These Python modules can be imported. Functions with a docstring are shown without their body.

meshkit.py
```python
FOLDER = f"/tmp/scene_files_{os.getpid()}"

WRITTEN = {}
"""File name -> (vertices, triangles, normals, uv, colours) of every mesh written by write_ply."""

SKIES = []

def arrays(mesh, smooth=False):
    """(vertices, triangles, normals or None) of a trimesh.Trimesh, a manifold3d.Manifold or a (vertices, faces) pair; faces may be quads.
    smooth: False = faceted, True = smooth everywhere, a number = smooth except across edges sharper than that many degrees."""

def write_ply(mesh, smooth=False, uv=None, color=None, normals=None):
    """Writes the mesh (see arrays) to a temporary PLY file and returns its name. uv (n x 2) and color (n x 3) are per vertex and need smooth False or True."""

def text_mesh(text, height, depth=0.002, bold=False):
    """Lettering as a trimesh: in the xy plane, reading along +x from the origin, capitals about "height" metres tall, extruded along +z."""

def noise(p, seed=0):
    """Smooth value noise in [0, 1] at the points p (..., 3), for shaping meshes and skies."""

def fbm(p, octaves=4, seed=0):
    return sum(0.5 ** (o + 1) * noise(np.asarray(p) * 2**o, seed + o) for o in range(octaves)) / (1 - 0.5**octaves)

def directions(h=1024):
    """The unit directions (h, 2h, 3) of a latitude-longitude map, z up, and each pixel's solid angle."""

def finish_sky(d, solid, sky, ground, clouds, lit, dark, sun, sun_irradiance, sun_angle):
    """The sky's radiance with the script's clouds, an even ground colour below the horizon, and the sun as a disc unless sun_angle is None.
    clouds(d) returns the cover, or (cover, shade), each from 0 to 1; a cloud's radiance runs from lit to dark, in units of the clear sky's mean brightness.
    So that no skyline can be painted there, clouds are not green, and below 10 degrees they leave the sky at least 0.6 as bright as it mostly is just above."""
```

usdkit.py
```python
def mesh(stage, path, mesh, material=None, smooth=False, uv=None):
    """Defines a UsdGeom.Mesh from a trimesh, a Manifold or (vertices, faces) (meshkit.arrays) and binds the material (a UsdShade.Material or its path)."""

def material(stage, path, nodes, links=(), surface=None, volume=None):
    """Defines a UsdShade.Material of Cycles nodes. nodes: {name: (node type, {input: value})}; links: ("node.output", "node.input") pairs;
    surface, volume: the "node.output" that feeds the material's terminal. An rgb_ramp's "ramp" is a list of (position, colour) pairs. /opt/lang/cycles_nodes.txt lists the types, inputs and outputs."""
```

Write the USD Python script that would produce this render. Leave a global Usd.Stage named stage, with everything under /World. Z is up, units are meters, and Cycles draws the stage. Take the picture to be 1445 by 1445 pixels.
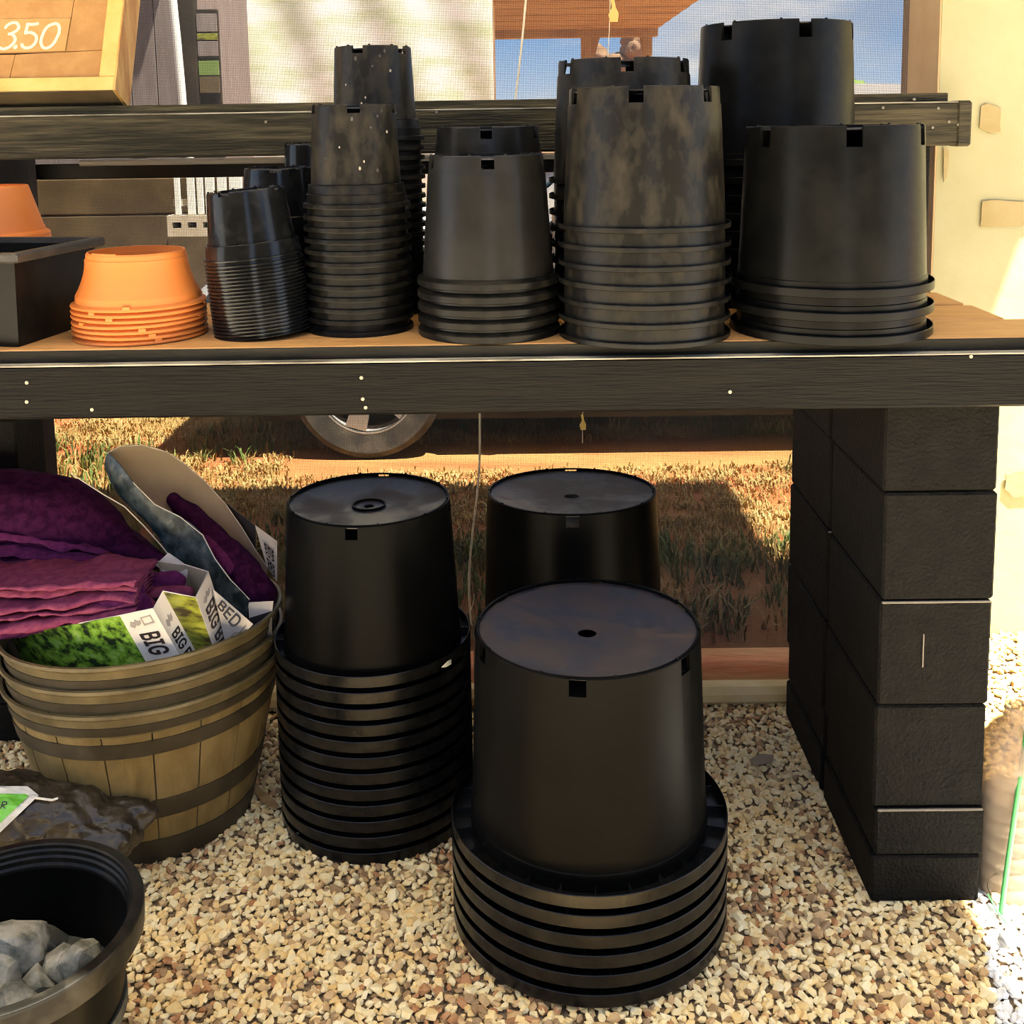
import math, random
import numpy as np, trimesh, shapely
from shapely.geometry import Polygon, LineString
from shapely import affinity
import manifold3d
from manifold3d import Manifold, CrossSection
import usdkit, meshkit
from pxr import Usd, UsdGeom, UsdLux, UsdShade, Gf, Sdf

stage = Usd.Stage.CreateInMemory()
UsdGeom.SetStageUpAxis(stage, 'Z'); UsdGeom.SetStageMetersPerUnit(stage, 1.0)
UsdGeom.Xform.Define(stage, '/World'); UsdGeom.Scope.Define(stage, '/World/Looks')
rng = np.random.default_rng(7); random.seed(7)

# ------------------------------------------------------------------ camera
CAM = np.array([-.6012, -1.7963, 1.3696]); YAW, PITCH, ROLL, FPX, CY = -.0081, .1331, -.0153, 1566., 386.2
cw, sw = math.cos(YAW), math.sin(YAW)
FWD = np.array([sw*math.cos(PITCH), cw*math.cos(PITCH), -math.sin(PITCH)])
_r = np.array([cw, -sw, 0.]); _u = np.cross(_r, FWD)
RGT = math.cos(ROLL)*_r + math.sin(ROLL)*_u; UPV = math.cos(ROLL)*_u - math.sin(ROLL)*_r
camera = UsdGeom.Camera.Define(stage, '/World/camera')
camera.CreateHorizontalApertureAttr(36.0); camera.CreateVerticalApertureAttr(36.0)
camera.CreateFocalLengthAttr(FPX/1445*36.0); camera.CreateVerticalApertureOffsetAttr((CY-722.5)/1445*36.0)
camera.CreateClippingRangeAttr(Gf.Vec2f(.05, 500))
camera.AddTransformOp().Set(Gf.Matrix4d(*RGT, 0, *UPV, 0, *(-FWD), 0, *CAM, 1))
EXPOSURE = 1.68
camera.CreateExposureAttr(EXPOSURE)

# ------------------------------------------------------------------ sky and sun
def material(name, nodes, links, surface): return usdkit.material(stage, '/World/Looks/'+name, nodes, links, surface=surface)
SKY_SHIFT = (2.2, 1.7, .5)
sky_mat = material('sky_look', {
    "t": ("texture_coordinate", {}), "x": ("separate_xyz", {}),
    "g": ("rgb_ramp", {"ramp": [(0., (.70, .82, .95)), (.075, (.30, .52, .86)), (.2, (.10, .30, .72)), (.4, (.045, .18, .55)), (1., (.03, .12, .42))]}),
    "m": ("mapping", {"scale": (1., 1., 2.6), "location": SKY_SHIFT}),
    "n": ("noise_texture", {"scale": 3.0, "detail": 8., "roughness": .58}), "n2": ("noise_texture", {"scale": 7.5, "detail": 6., "roughness": .55}),
    "r": ("rgb_ramp", {"ramp": [(.42, (0, 0, 0)), (.60, (1, 1, 1))]}), "r2": ("rgb_ramp", {"ramp": [(.36, (.46, .54, .68)), (.66, (1.12, 1.04, .92))]}),
    "c": ("mix", {}), "b": ("background_shader", {"strength": .86})},
    [("t.generated", "x.vector"), ("x.z", "g.fac"), ("t.generated", "m.vector"), ("m.vector", "n.vector"), ("n.fac", "r.fac"), ("m.vector", "n2.vector"), ("n2.fac", "r2.fac"),
     ("r.color", "c.fac"), ("g.color", "c.color1"), ("r2.color", "c.color2"), ("c.color", "b.color")], "b.background")
dome = UsdLux.DomeLight.Define(stage, '/World/sky'); dome.CreateIntensityAttr(1.0)
UsdShade.MaterialBindingAPI.Apply(dome.GetPrim()).Bind(sky_mat)
sun = UsdLux.DistantLight.Define(stage, '/World/sun'); sun.CreateAngleAttr(.53)
SUN = 3.2                                                      # irradiance; the lamp takes the radiance of its disc
sun.CreateIntensityAttr(SUN/(math.pi*math.radians(.265)**2)); sun.CreateColorAttr(Gf.Vec3f(1.0, .93, .80))
sun.AddTransformOp().Set(Gf.Matrix4d().SetRotate(Gf.Rotation(Gf.Vec3d(0, 0, -1), Gf.Vec3d(-.33, .20, -1).GetNormalized())))

# ------------------------------------------------------------------ helpers
def at(px, py, y):
    """The world point at depth y that was measured at a pixel of the photograph."""
    d = FWD*FPX + RGT*(px-722.5) - UPV*(py-CY)
    return CAM + d*((y-CAM[1])/d[1])
def pxm(y): return (y-CAM[1])*1.01/FPX          # metres per pixel at depth y
used = {}
def free(parent, name):
    k = (parent, name); n = used.get(k, 0); used[k] = n+1
    return f'{parent}/{name}' + (f'_{n:03d}' if n else '')
def keys(prim, label=None, cat=None, group=None, kind=None):
    for k, v in (('label', label), ('category', cat), ('group', group), ('kind', kind)):
        if v: prim.SetCustomDataByKey(k, v)
    return prim
def place(x, loc, rot):
    x.AddTranslateOp().Set(Gf.Vec3d(*map(float, loc))); x.AddRotateZYXOp().Set(Gf.Vec3f(*map(float, rot)))
def thing(name, label, cat, loc=(0, 0, 0), rot=(0, 0, 0), group=None, kind=None):
    x = UsdGeom.Xform.Define(stage, free('/World', name)); place(x, loc, rot)
    return keys(x.GetPrim(), label, cat, group, kind)
def part(name, mesh, m, parent, smooth=30, label=None, kind=None):
    p = str(parent.GetPath()) if parent else '/World'
    g = usdkit.mesh(stage, free(p, name), mesh, m, smooth=smooth)
    return keys(g.GetPrim(), label, None, None, kind)
def solo(name, mesh, m, label, cat, smooth=30, group=None, kind=None):
    g = usdkit.mesh(stage, free('/World', name), mesh, m, smooth=smooth)
    return keys(g.GetPrim(), label, cat, group, kind)
def dup(root, label, loc, rot=(0, 0, 0), group=None, name=None):
    base = name or root.GetName().rstrip('0123456789').rstrip('_')
    was = root.GetCustomData()
    r = thing(base, label, was['category'], loc, rot, group or was.get('group'))
    r.GetReferences().AddInternalReference(root.GetPath()); r.SetInstanceable(True)
    return r
def T(m): return trimesh.Trimesh(*(lambda q: (q.vert_properties[:, :3], q.tri_verts))(m.to_mesh()), process=False)
def cat(*ms): return trimesh.util.concatenate([m if isinstance(m, trimesh.Trimesh) else T(m) for m in ms])
def box(x0, y0, z0, x1, y1, z1): return trimesh.creation.box(bounds=[(min(x0, x1), min(y0, y1), min(z0, z1)), (max(x0, x1), max(y0, y1), max(z0, z1))])
def bev(x0, y0, z0, x1, y1, z1, b=.003):
    """A box with chamfered edges."""
    pts = []
    for sx, x in ((1, x0), (-1, x1)):
        for sy, y in ((1, y0), (-1, y1)):
            for sz, z in ((1, z0), (-1, z1)):
                pts += [(x+sx*b, y+sy*b, z), (x+sx*b, y, z+sz*b), (x, y+sy*b, z+sz*b)]
    return T(Manifold.hull_points(np.array(pts)))
def ring(profile, seg=96):
    p = Polygon(profile); p = shapely.geometry.polygon.orient(p, 1)
    return CrossSection([np.array(p.exterior.coords)[:-1]]).revolve(seg)
def rot_z(m, a): return m.rotate((0, 0, a))
def mbox(cx, cy, cz, sx, sy, sz): return Manifold.cube((sx, sy, sz), True).translate((cx, cy, cz))
def tube(pts, r, n=10):
    """A swept round rod through the points, radius r (a number or one per point)."""
    pts = np.asarray(pts, float); rr = np.broadcast_to(np.asarray(r, float), len(pts))
    t = np.gradient(pts, axis=0); t /= np.linalg.norm(t, axis=1, keepdims=True)
    u = np.cross(t[0], (0, 0, 1.) if abs(t[0][2]) < .9 else (1., 0, 0)); u /= np.linalg.norm(u)
    V, a = [], np.linspace(0, 2*math.pi, n, endpoint=False)
    for p, d, q in zip(pts, t, rr):
        u = u - d*(u@d); u /= np.linalg.norm(u); w = np.cross(d, u)
        V.append(p + q*(np.cos(a)[:, None]*u + np.sin(a)[:, None]*w))
    k = len(pts); V = np.vstack(V + [pts[:1], pts[-1:]]); F = []
    for i in range(k-1):
        for j in range(n):
            a0, a1 = i*n+j, i*n+(j+1) % n
            F += [(a0, a1, a1+n), (a0, a1+n, a0+n)]
    for j in range(n):
        F += [(k*n, (j+1) % n, j), (k*n+1, (k-1)*n+j, (k-1)*n+(j+1) % n)]
    return trimesh.Trimesh(V, F, process=False)
def spline(pts, n=24):
    from scipy.interpolate import CubicSpline
    pts = np.asarray(pts, float)
    s = np.r_[0, np.cumsum(np.linalg.norm(np.diff(pts, axis=0), axis=1))]
    return CubicSpline(s, pts)(np.linspace(0, s[-1], n))
def sheet(top, bot, n=16, m=8, th=.0015, bulge=0.):
    """A thin curved sheet between two 3-D polylines, th thick."""
    A, B = spline(top, n) if len(top) > 2 else np.linspace(top[0], top[1], n), spline(bot, n) if len(bot) > 2 else np.linspace(bot[0], bot[1], n)
    t = np.linspace(0, 1, m)[:, None, None]; G = A[None]*(1-t) + B[None]*t
    du, dv = np.gradient(G, axis=1), np.gradient(G, axis=0); N = np.cross(du, dv); N /= np.maximum(np.linalg.norm(N, axis=2, keepdims=True), 1e-9)
    if bulge: G = G + N*bulge*(4*t*(1-t))
    return G, N, grid_solid(G + N*th/2, G - N*th/2)
def grid_solid(P, Q):
    m, n = P.shape[:2]; V = np.vstack([P.reshape(-1, 3), Q.reshape(-1, 3)]); o = m*n; F = []
    for i in range(m-1):
        for j in range(n-1):
            a, b, c, d = i*n+j, i*n+j+1, (i+1)*n+j+1, (i+1)*n+j
            F += [(a, c, b), (a, d, c), (o+a, o+b, o+c), (o+a, o+c, o+d)]
    edge = [(0, j) for j in range(n)] + [(i, n-1) for i in range(1, m)] + [(m-1, j) for j in range(n-2, -1, -1)] + [(i, 0) for i in range(m-2, 0, -1)]
    e = [i*n+j for i, j in edge]
    for a, b in zip(e, e[1:]+e[:1]): F += [(a, b, o+b), (a, o+b, o+a)]
    t = trimesh.Trimesh(V, F, process=False)
    return t
def on_quad(mesh, TL, TR, BR, BL, lift=.0012):
    """Maps a flat mesh with x, y in 0..1 (y up) onto the quad."""
    v = np.array(mesh.vertices); u, w = v[:, :1], v[:, 1:2]
    TL, TR, BR, BL = map(np.asarray, (TL, TR, BR, BL))
    N = np.cross(TR-TL, BL-TL); N = -N/np.linalg.norm(N)
    if N@(CAM-TL) < 0: N = -N
    top = TL*(1-u)+TR*u; bot = BL*(1-u)+BR*u
    z = v[:, 2:3]-v[:, 2].min()
    return trimesh.Trimesh(bot*(1-w)+top*w + N*(lift+z), mesh.faces, process=False)
def words(text, bold=True):
    """Lettering scaled to fill 0..1 in x and y."""
    t = meshkit.text_mesh(text, .1, .0008, bold); b = t.bounds
    v = np.array(t.vertices); v[:, :2] = (v[:, :2]-b[0, :2])/(b[1, :2]-b[0, :2])
    return trimesh.Trimesh(v, t.faces, process=False)
def sub_rect(m, x0, y0, x1, y1):
    v = np.array(m.vertices); v[:, 0] = x0+v[:, 0]*(x1-x0); v[:, 1] = y0+v[:, 1]*(y1-y0)
    return trimesh.Trimesh(v, m.faces, process=False)
def turned(m):
    """x, y in 0..1 turned a quarter so that the text reads downwards (its top to the right)."""
    v = np.array(m.vertices); v2 = v.copy(); v2[:, 0] = v[:, 1]; v2[:, 1] = 1-v[:, 0]
    return trimesh.Trimesh(v2, m.faces, process=False)
def blob(balls, edge=.008, rounds=8, amp=0., freq=40., seed=0, stretch=(1, 1, 1)):
    """One continuous soft surface hulled over chains of balls: [[(p, r), (p, r), ...], ...]."""
    M = None
    for chain in balls:
        S = [Manifold.sphere(r, 14).translate(tuple(map(float, p))) for p, r in chain]
        for a, b in zip(S, S[1:]) if len(S) > 1 else [(S[0], S[0])]:
            h = Manifold.batch_hull([a, b]); M = h if M is None else M + h
    t = T(M.refine_to_length(edge)); t.merge_vertices()
    trimesh.smoothing.filter_taubin(t, lamb=.5, nu=.53, iterations=rounds)
    if amp:
        v = np.array(t.vertices); n = np.array(t.vertex_normals)
        t = trimesh.Trimesh(v + n*(amp*(meshkit.fbm(v*freq*np.array(stretch), 4, seed)-.5)*2)[:, None], t.faces, process=False)
    return t
NTH = ['top', 'second', 'third', 'fourth', 'fifth', 'sixth', 'seventh', 'eighth', 'ninth', 'tenth', 'eleventh', 'twelfth', 'thirteenth', 'fourteenth', 'fifteenth', 'sixteenth',
       'seventeenth', 'eighteenth', 'nineteenth', 'twentieth', 'twenty-first', 'twenty-second', 'twenty-third', 'twenty-fourth', 'twenty-fifth', 'twenty-sixth', 'twenty-seventh', 'twenty-eighth']

# ------------------------------------------------------------------ materials
def noisy(name, c1, c2, scale=8., rough=.6, lo=.4, hi=.65, bump=0., bump_scale=None, stretch=(1, 1, 1), detail=6., spec=.5, c3=None, coord='p', extra=None, rough2=None):
    n = {"g": ("geometry", {}), "t": ("texture_coordinate", {}), "m": ("mapping", {"scale": stretch}), "n": ("noise_texture", {"scale": scale, "detail": detail, "roughness": .6}),
         "r": ("rgb_ramp", {"ramp": [(0, c1), (lo, c1), (hi, c2), (1, c3 or c2)]}), "p": ("principled_bsdf", {"roughness": rough, "specular_ior_level": spec, **(extra or {})})}
    l = [("g.position" if coord == 'p' else "t.object", "m.vector"), ("m.vector", "n.vector"), ("n.fac", "r.fac"), ("r.color", "p.base_color")]
    if bump:
        n["n2"] = ("noise_texture", {"scale": bump_scale or scale*3, "detail": 5.}); n["b"] = ("bump", {"strength": bump, "distance": .01})
        l += [("m.vector", "n2.vector"), ("n2.fac", "b.height"), ("b.normal", "p.normal")]
    if rough2 is not None:
        n["rr"] = ("map_range", {"from_min": lo, "from_max": hi, "to_min": rough, "to_max": rough2, "clamp": True})
        l += [("n.fac", "rr.value"), ("rr.result", "p.roughness")]
    return material(name, n, l, "p.BSDF")
def plain(name, c, rough=.5, spec=.5, **kw): return material(name, {"p": ("principled_bsdf", {"base_color": c, "roughness": rough, "specular_ior_level": spec, **kw})}, [], "p.BSDF")

M = {}
M['pot'] = noisy('black_plastic', (0.00275, 0.00275, 0.00231), (0.005775, 0.00539, 0.00396), 14, 0.3, 0.42, 0.75, rough2=0.42, spec=.13)
M['pot_dusty'] = noisy('dusty_black_plastic', (0.0051, 0.0048, 0.00372), (0.0192, 0.0162, 0.0108), 28, 0.32, 0.46, 0.78, rough2=0.55, spec=0.18)
M['pot_grimy'] = noisy('grimy_black_plastic', (0.00713, 0.00651, 0.00496), (0.031, 0.0248, 0.01426), 34, 0.32, 0.44, 0.74, rough2=0.6, spec=0.2, stretch=(1, 1, .55))
M['pot_gloss'] = noisy('glossy_black_plastic', (0.004225, 0.00442, 0.00429), (0.013, 0.01235, 0.0104), 18, 0.16, 0.5, 0.8, rough2=0.3, spec=0.3)
M['pot_grey'] = noisy('dull_black_plastic', (0.0085, 0.008024, 0.00646), (0.01496, 0.0136, 0.01054), 9, 0.3, 0.4, 0.7, rough2=0.38, spec=0.26)
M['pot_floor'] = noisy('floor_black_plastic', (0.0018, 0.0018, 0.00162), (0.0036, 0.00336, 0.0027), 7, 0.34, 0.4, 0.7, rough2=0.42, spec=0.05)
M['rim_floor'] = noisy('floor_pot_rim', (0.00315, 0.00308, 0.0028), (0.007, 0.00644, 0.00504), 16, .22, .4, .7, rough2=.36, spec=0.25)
M['rim_grey'] = noisy('scuffed_grey_rim', (0.0225, 0.02025, 0.01575), (0.05625, 0.0495, 0.039), 20, .4, .4, .7)
M['base_dust'] = noisy('dusty_pot_base', (.009, .009, .010), (.05, .043, .034), 9, .28, .44, .60, c3=(.13, .115, .09), rough2=.6, spec=.4)
M['base_red'] = noisy('pot_base_reddish_dust', (.020, .019, .022), (.052, .041, .036), 17, .34, .40, .58, c3=(.13, .075, .046), rough2=.55, spec=.4)
M['terracotta'] = noisy('terracotta_plastic', (0.576, 0.1692, 0.0324), (0.6336, 0.2088, 0.0468), 5, .52, .4, .7, spec=.35)
M['timber_black'] = noisy('black_stained_timber', (0.0031, 0.0028, 0.002), (0.009, 0.00775, 0.00525), 9, .45, .42, .68, bump=.35, bump_scale=30, stretch=(.5, 6, 9), rough2=.6, spec=0.12)
M['timber_worn'] = noisy('worn_black_timber', (0.02635, 0.02325, 0.01318), (0.08913, 0.0744, 0.04108), 9, .5, .42, .62, bump=.45, bump_scale=30, stretch=(.5, 6, 9), rough2=.7, spec=0.15)
M['deck'] = noisy('oiled_deck_timber', (.44, .215, .065), (.58, .33, .12), 7, .5, .35, .68, bump=.2, bump_scale=24, stretch=(.6, 8, 8), rough2=.65, spec=0.25)
M['pale_tone'] = noisy('pale_glint_and_splash', (0.12, 0.105, 0.075), (0.4125, 0.375, 0.285), 14, .4, .35, .55, stretch=(.4, 3, 3))  # pale tone paints the lit line on beam edges; also pot splashes
M['rail_sheen'] = plain('rail_sheen', (0.504, 0.49, 0.448), .3)  # grey paints the light caught along the top of the black rail
M['deck_edge'] = noisy('deck_front_edge', (0.012, 0.0108, 0.0072), (0.03, 0.0252, 0.0168), 8, .6, .4, .7, bump=.3, stretch=(.6, 6, 6), spec=0.15)
M['block'] = noisy('black_painted_block', (0.004675, 0.00429, 0.0033), (0.0088, 0.007975, 0.00605), 26, .7, .35, .7, bump=.5, bump_scale=150, spec=0.1)
M['block_edge'] = plain('bare_block_edge', (.22, .19, .14), .9)
M['nail'] = plain('nail_head', (.26, .24, .19), .35, metallic=.6)
M['rail'] = plain('rail_black', (0.0084, 0.0084, 0.0077), .25)
M['wall'] = noisy('cream_render', (.37, .335, .170), (.425, .395, .225), 3.2, .85, .35, .65, bump=.12, bump_scale=30)
M['patch'] = noisy('old_yellow_render', (0.3432, 0.264, 0.1122), (0.3828, 0.3036, 0.1452), 12, .9, .4, .6, bump=.15, bump_scale=40)
M['lining'] = noisy('brown_lining_board', (0.4968, 0.3146, 0.1408), (0.563, 0.3726, 0.1822), 6, .7, .4, .65, bump=.1)
M['frame_dark'] = noisy('dark_frame', (0.018, 0.0132, 0.0072), (0.042, 0.027, 0.0132), 6, .7, .4, .7, spec=0.2)
M['pine'] = noisy('raw_pine', (0.6084, 0.3276, 0.0702), (0.702, 0.468, 0.1482), 5, .55, .38, .66, c3=(0.351, 0.156, 0.039), bump=.15, bump_scale=18, stretch=(2, 2, 2))
M['pine_side'] = noisy('raw_pine_side', (0.4, 0.176, 0.036), (0.64, 0.384, 0.12), 7, .55, .40, .60, bump=.2, stretch=(3, 3, .7))
M['board'] = noisy('tan_board', (0.36, 0.18, 0.054), (0.4176, 0.2232, 0.072), 30, .8, .4, .65, bump=.1, bump_scale=120)
M['board_pale'] = noisy('tan_board_pale', (0.45, 0.24, 0.075), (0.495, 0.2775, 0.0975), 30, .8, .4, .65)
M['chalk'] = plain('cream_paint', (0.7905, 0.731, 0.4675), .6)
M['batten'] = noisy('pale_batten', (.66, .50, .21), (.78, .62, .31), 10, .7, .4, .65)
M['cord'] = plain('cream_cord', (0.828, 0.738, 0.522), .6)
M['stave'] = noisy('faux_oak_plastic', (0.124, 0.0837, 0.02604), (0.2046, 0.1457, 0.05456), 16, .5, .35, .68, bump=.25, bump_scale=30, stretch=(1.4, 1.4, .5), rough2=.6, spec=0.3)
M['hoop'] = noisy('faux_iron_hoop', (0.027, 0.0204, 0.0102), (0.051, 0.0396, 0.0216), 16, .45, .4, .7, rough2=.6, spec=0.3)
M['lip'] = noisy('faux_oak_lip', (0.0806, 0.06076, 0.0248), (0.1612, 0.1209, 0.0527), 14, .42, .4, .7, spec=0.35)
M['fabric'] = noisy('purple_fabric', (0.0819, 0.01014, 0.0585), (0.117, 0.01716, 0.078), 60, .8, .4, .6, bump=.25, bump_scale=350, spec=.1, extra={"sheen_weight": .25, "sheen_tint": (0.546, 0.156, 0.39)})
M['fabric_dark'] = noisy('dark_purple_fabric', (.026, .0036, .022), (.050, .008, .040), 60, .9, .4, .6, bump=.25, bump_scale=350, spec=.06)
M['fabric_rose'] = noisy('rose_purple_fabric', (0.192, 0.036, 0.08), (0.264, 0.06, 0.104), 60, .8, .4, .6, bump=.25, bump_scale=350, spec=.1)
M['card'] = noisy('card_inside', (0.3024, 0.2376, 0.1512), (0.36, 0.288, 0.1944), 6, .75, .4, .6)
M['card_white'] = noisy('card_white', (0.624, 0.5616, 0.468), (0.6708, 0.6162, 0.5304), 5, .55, .4, .6)
M['ink'] = plain('black_print', (.018, .012, .010), .5)
M['ink_grey'] = plain('grey_print', (.30, .27, .24), .6)
M['photo_green'] = noisy('printed_vegetables', (0.008, 0.0176, 0.0048), (0.176, 0.336, 0.028), 42, .4, .40, .56, c3=(0.576, 0.64, 0.28), detail=3)
M['photo_olive'] = noisy('printed_olive_leaves', (0.04, 0.028, 0.0096), (0.288, 0.304, 0.028), 34, .4, .36, .56, c3=(0.496, 0.44, 0.176), detail=3, stretch=(.6, .6, 1.8))
M['photo_teal'] = noisy('printed_dark_foliage', (0.0048, 0.0128, 0.0144), (0.06, 0.08, 0.084), 40, .35, .42, .60, c3=(0.36, 0.264, 0.208), detail=4)
M['soilbag'] = noisy('black_plastic_bag', (0.0132, 0.0096, 0.0048), (0.045, 0.0336, 0.018), 22, .32, .40, .68, bump=.3, bump_scale=55, rough2=.5)
M['green_print'] = noisy('green_bag_print', (0.1275, 0.465, 0.0375), (0.195, 0.54, 0.075), 14, .35, .4, .6)
M['white_print'] = plain('white_bag_print', (0.64, 0.624, 0.544), .4)
M['rock'] = noisy('grey_rock', (0.095, 0.0931, 0.06175), (0.285, 0.2707, 0.209), 26, .75, .38, .58, c3=(0.475, 0.456, 0.3705), bump=.5, bump_scale=70)
M['rock_dark'] = noisy('dark_rock', (0.018, 0.0192, 0.0132), (0.06, 0.06, 0.045), 20, .7, .4, .6, bump=.4)
PEB = [noisy('pebble_cream', (.93, .72, .33), (.95, .81, .46), 40, .7, .4, .6), noisy('pebble_straw', (.86, .60, .23), (.90, .70, .33), 40, .7, .4, .6),
       noisy('pebble_tan', (.60, .38, .16), (.70, .49, .23), 40, .75, .4, .6), noisy('pebble_brown', (.34, .205, .085), (.44, .29, .14), 40, .75, .4, .6),
       noisy('pebble_rust', (.46, .21, .08), (.54, .29, .12), 40, .75, .4, .6), noisy('pebble_sunlit', (.84, .82, .74), (.90, .88, .82), 40, .7, .4, .6)]
M['bed'] = noisy('gravel_bed_sand', (.16, .105, .055), (.34, .24, .13), 120, .9, .4, .6, bump=.4, bump_scale=300)
M['yard'] = noisy('gravel_yard', (0.57, 0.4845, 0.342), (0.722, 0.6365, 0.475), 60, .9, .4, .6)
M['soil'] = noisy('red_soil_and_straw', (0.325, 0.091, 0.0234), (0.351, 0.2015, 0.0624), 1.9, .95, .40, .60, c3=(0.39, 0.273, 0.1066), bump=.5, bump_scale=40, stretch=(.35, 1.3, 1), detail=9)
M['straw'] = noisy('dry_grass', (0.351, 0.234, 0.065), (0.546, 0.403, 0.156), 3, .8, .4, .6)
M['grass'] = noisy('green_grass', (.06, .095, .012), (.17, .19, .03), 3, .7, .4, .6)
M['carpaint'] = plain('white_car_paint', (.80, .82, .85), .25, coat_weight=.6)
M['carglass'] = plain('car_glass', (.02, .04, .06), .08)
M['tyre'] = noisy('dusty_tyre', (.035, .033, .028), (.11, .10, .075), 14, .8, .4, .7)
M['alloy'] = plain('alloy_wheel', (.62, .62, .60), .35, metallic=.7)
M['trimblack'] = plain('car_trim', (.012, .012, .012), .5)
M['shade'] = noisy('pale_shade_cloth', (0.5964, 0.6674, 0.3976), (0.9372, 0.9372, 0.852), 3.2, .9, .34, .60, stretch=(.7, 1, 1.6), c3=(0.9372, 0.8946, 0.95), detail=8)
M['shedboard'] = noisy('weathered_shed_board', (.17, .135, .12), (.25, .21, .19), 5, .85, .4, .65, stretch=(4, 4, .5))
M['sleeper'] = noisy('dark_sleeper', (.065, .042, .015), (.12, .082, .032), 5, .9, .4, .65, bump=.3)
M['white_post'] = plain('white_painted_post', (.78, .80, .72), .6)
M['pale_block'] = noisy('pale_concrete', (.46, .40, .28), (.56, .50, .38), 14, .9, .4, .6)
M['verandah'] = noisy('warm_verandah_timber', (.36, .22, .065), (.46, .30, .10), 3, .7, .4, .6)
M['hill'] = noisy('far_trees', (.05, .11, .02), (.16, .24, .05), 2.5, .9, .4, .6)
M['brownbush'] = noisy('brown_shrub', (.17, .095, .05), (.28, .17, .09), 5, .9, .4, .6)
M['roof'] = plain('roof_underside', (.84, .82, .76), .8)
M['leaf'] = noisy('dry_leaf', (0.336, 0.176, 0.048), (0.44, 0.264, 0.096), 40, .7, .4, .6)
M['bark'] = plain('dry_twig', (0.32, 0.24, 0.144), .8)
M['stake'] = plain('green_plastic_stake', (0.08, 0.36, 0.104), .35)
M['bottle'] = material('ribbed_clear_plastic', {"t": ("transparent_bsdf", {"color": (.86, .80, .70)}), "p": ("principled_bsdf", {"base_color": (.45, .36, .25), "roughness": .25}), "m": ("mix_closure", {"fac": .5})},
    [("t.BSDF", "m.closure1"), ("p.BSDF", "m.closure2")], "m.closure")
M['tape'] = plain('yellow_tag', (.85, .62, .16), .5)
# fine woven screen: mostly see-through threads, a weave too fine to build
M['screen'] = material('woven_screen', {"g": ("geometry", {}), "x": ("wave_texture", {"bands_direction": "x", "scale": 75.}), "z": ("wave_texture", {"bands_direction": "z", "scale": 75.}),
    "a": ("math", {"math_type": "maximum"}), "r": ("rgb_ramp", {"ramp": [(0, (.66, .655, .65)), (.72, (.61, .605, .60)), (1, (.44, .435, .43))]}), "t": ("transparent_bsdf", {}),
    "d": ("diffuse_bsdf", {"color": (.30, .29, .26)}), "m": ("mix_closure", {"fac": .07})},
    [("g.position", "x.vector"), ("g.position", "z.vector"), ("x.fac", "a.value1"), ("z.fac", "a.value2"), ("a.value", "r.fac"), ("r.color", "t.color"), ("t.BSDF", "m.closure1"), ("d.BSDF", "m.closure2")], "m.closure")

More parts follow.
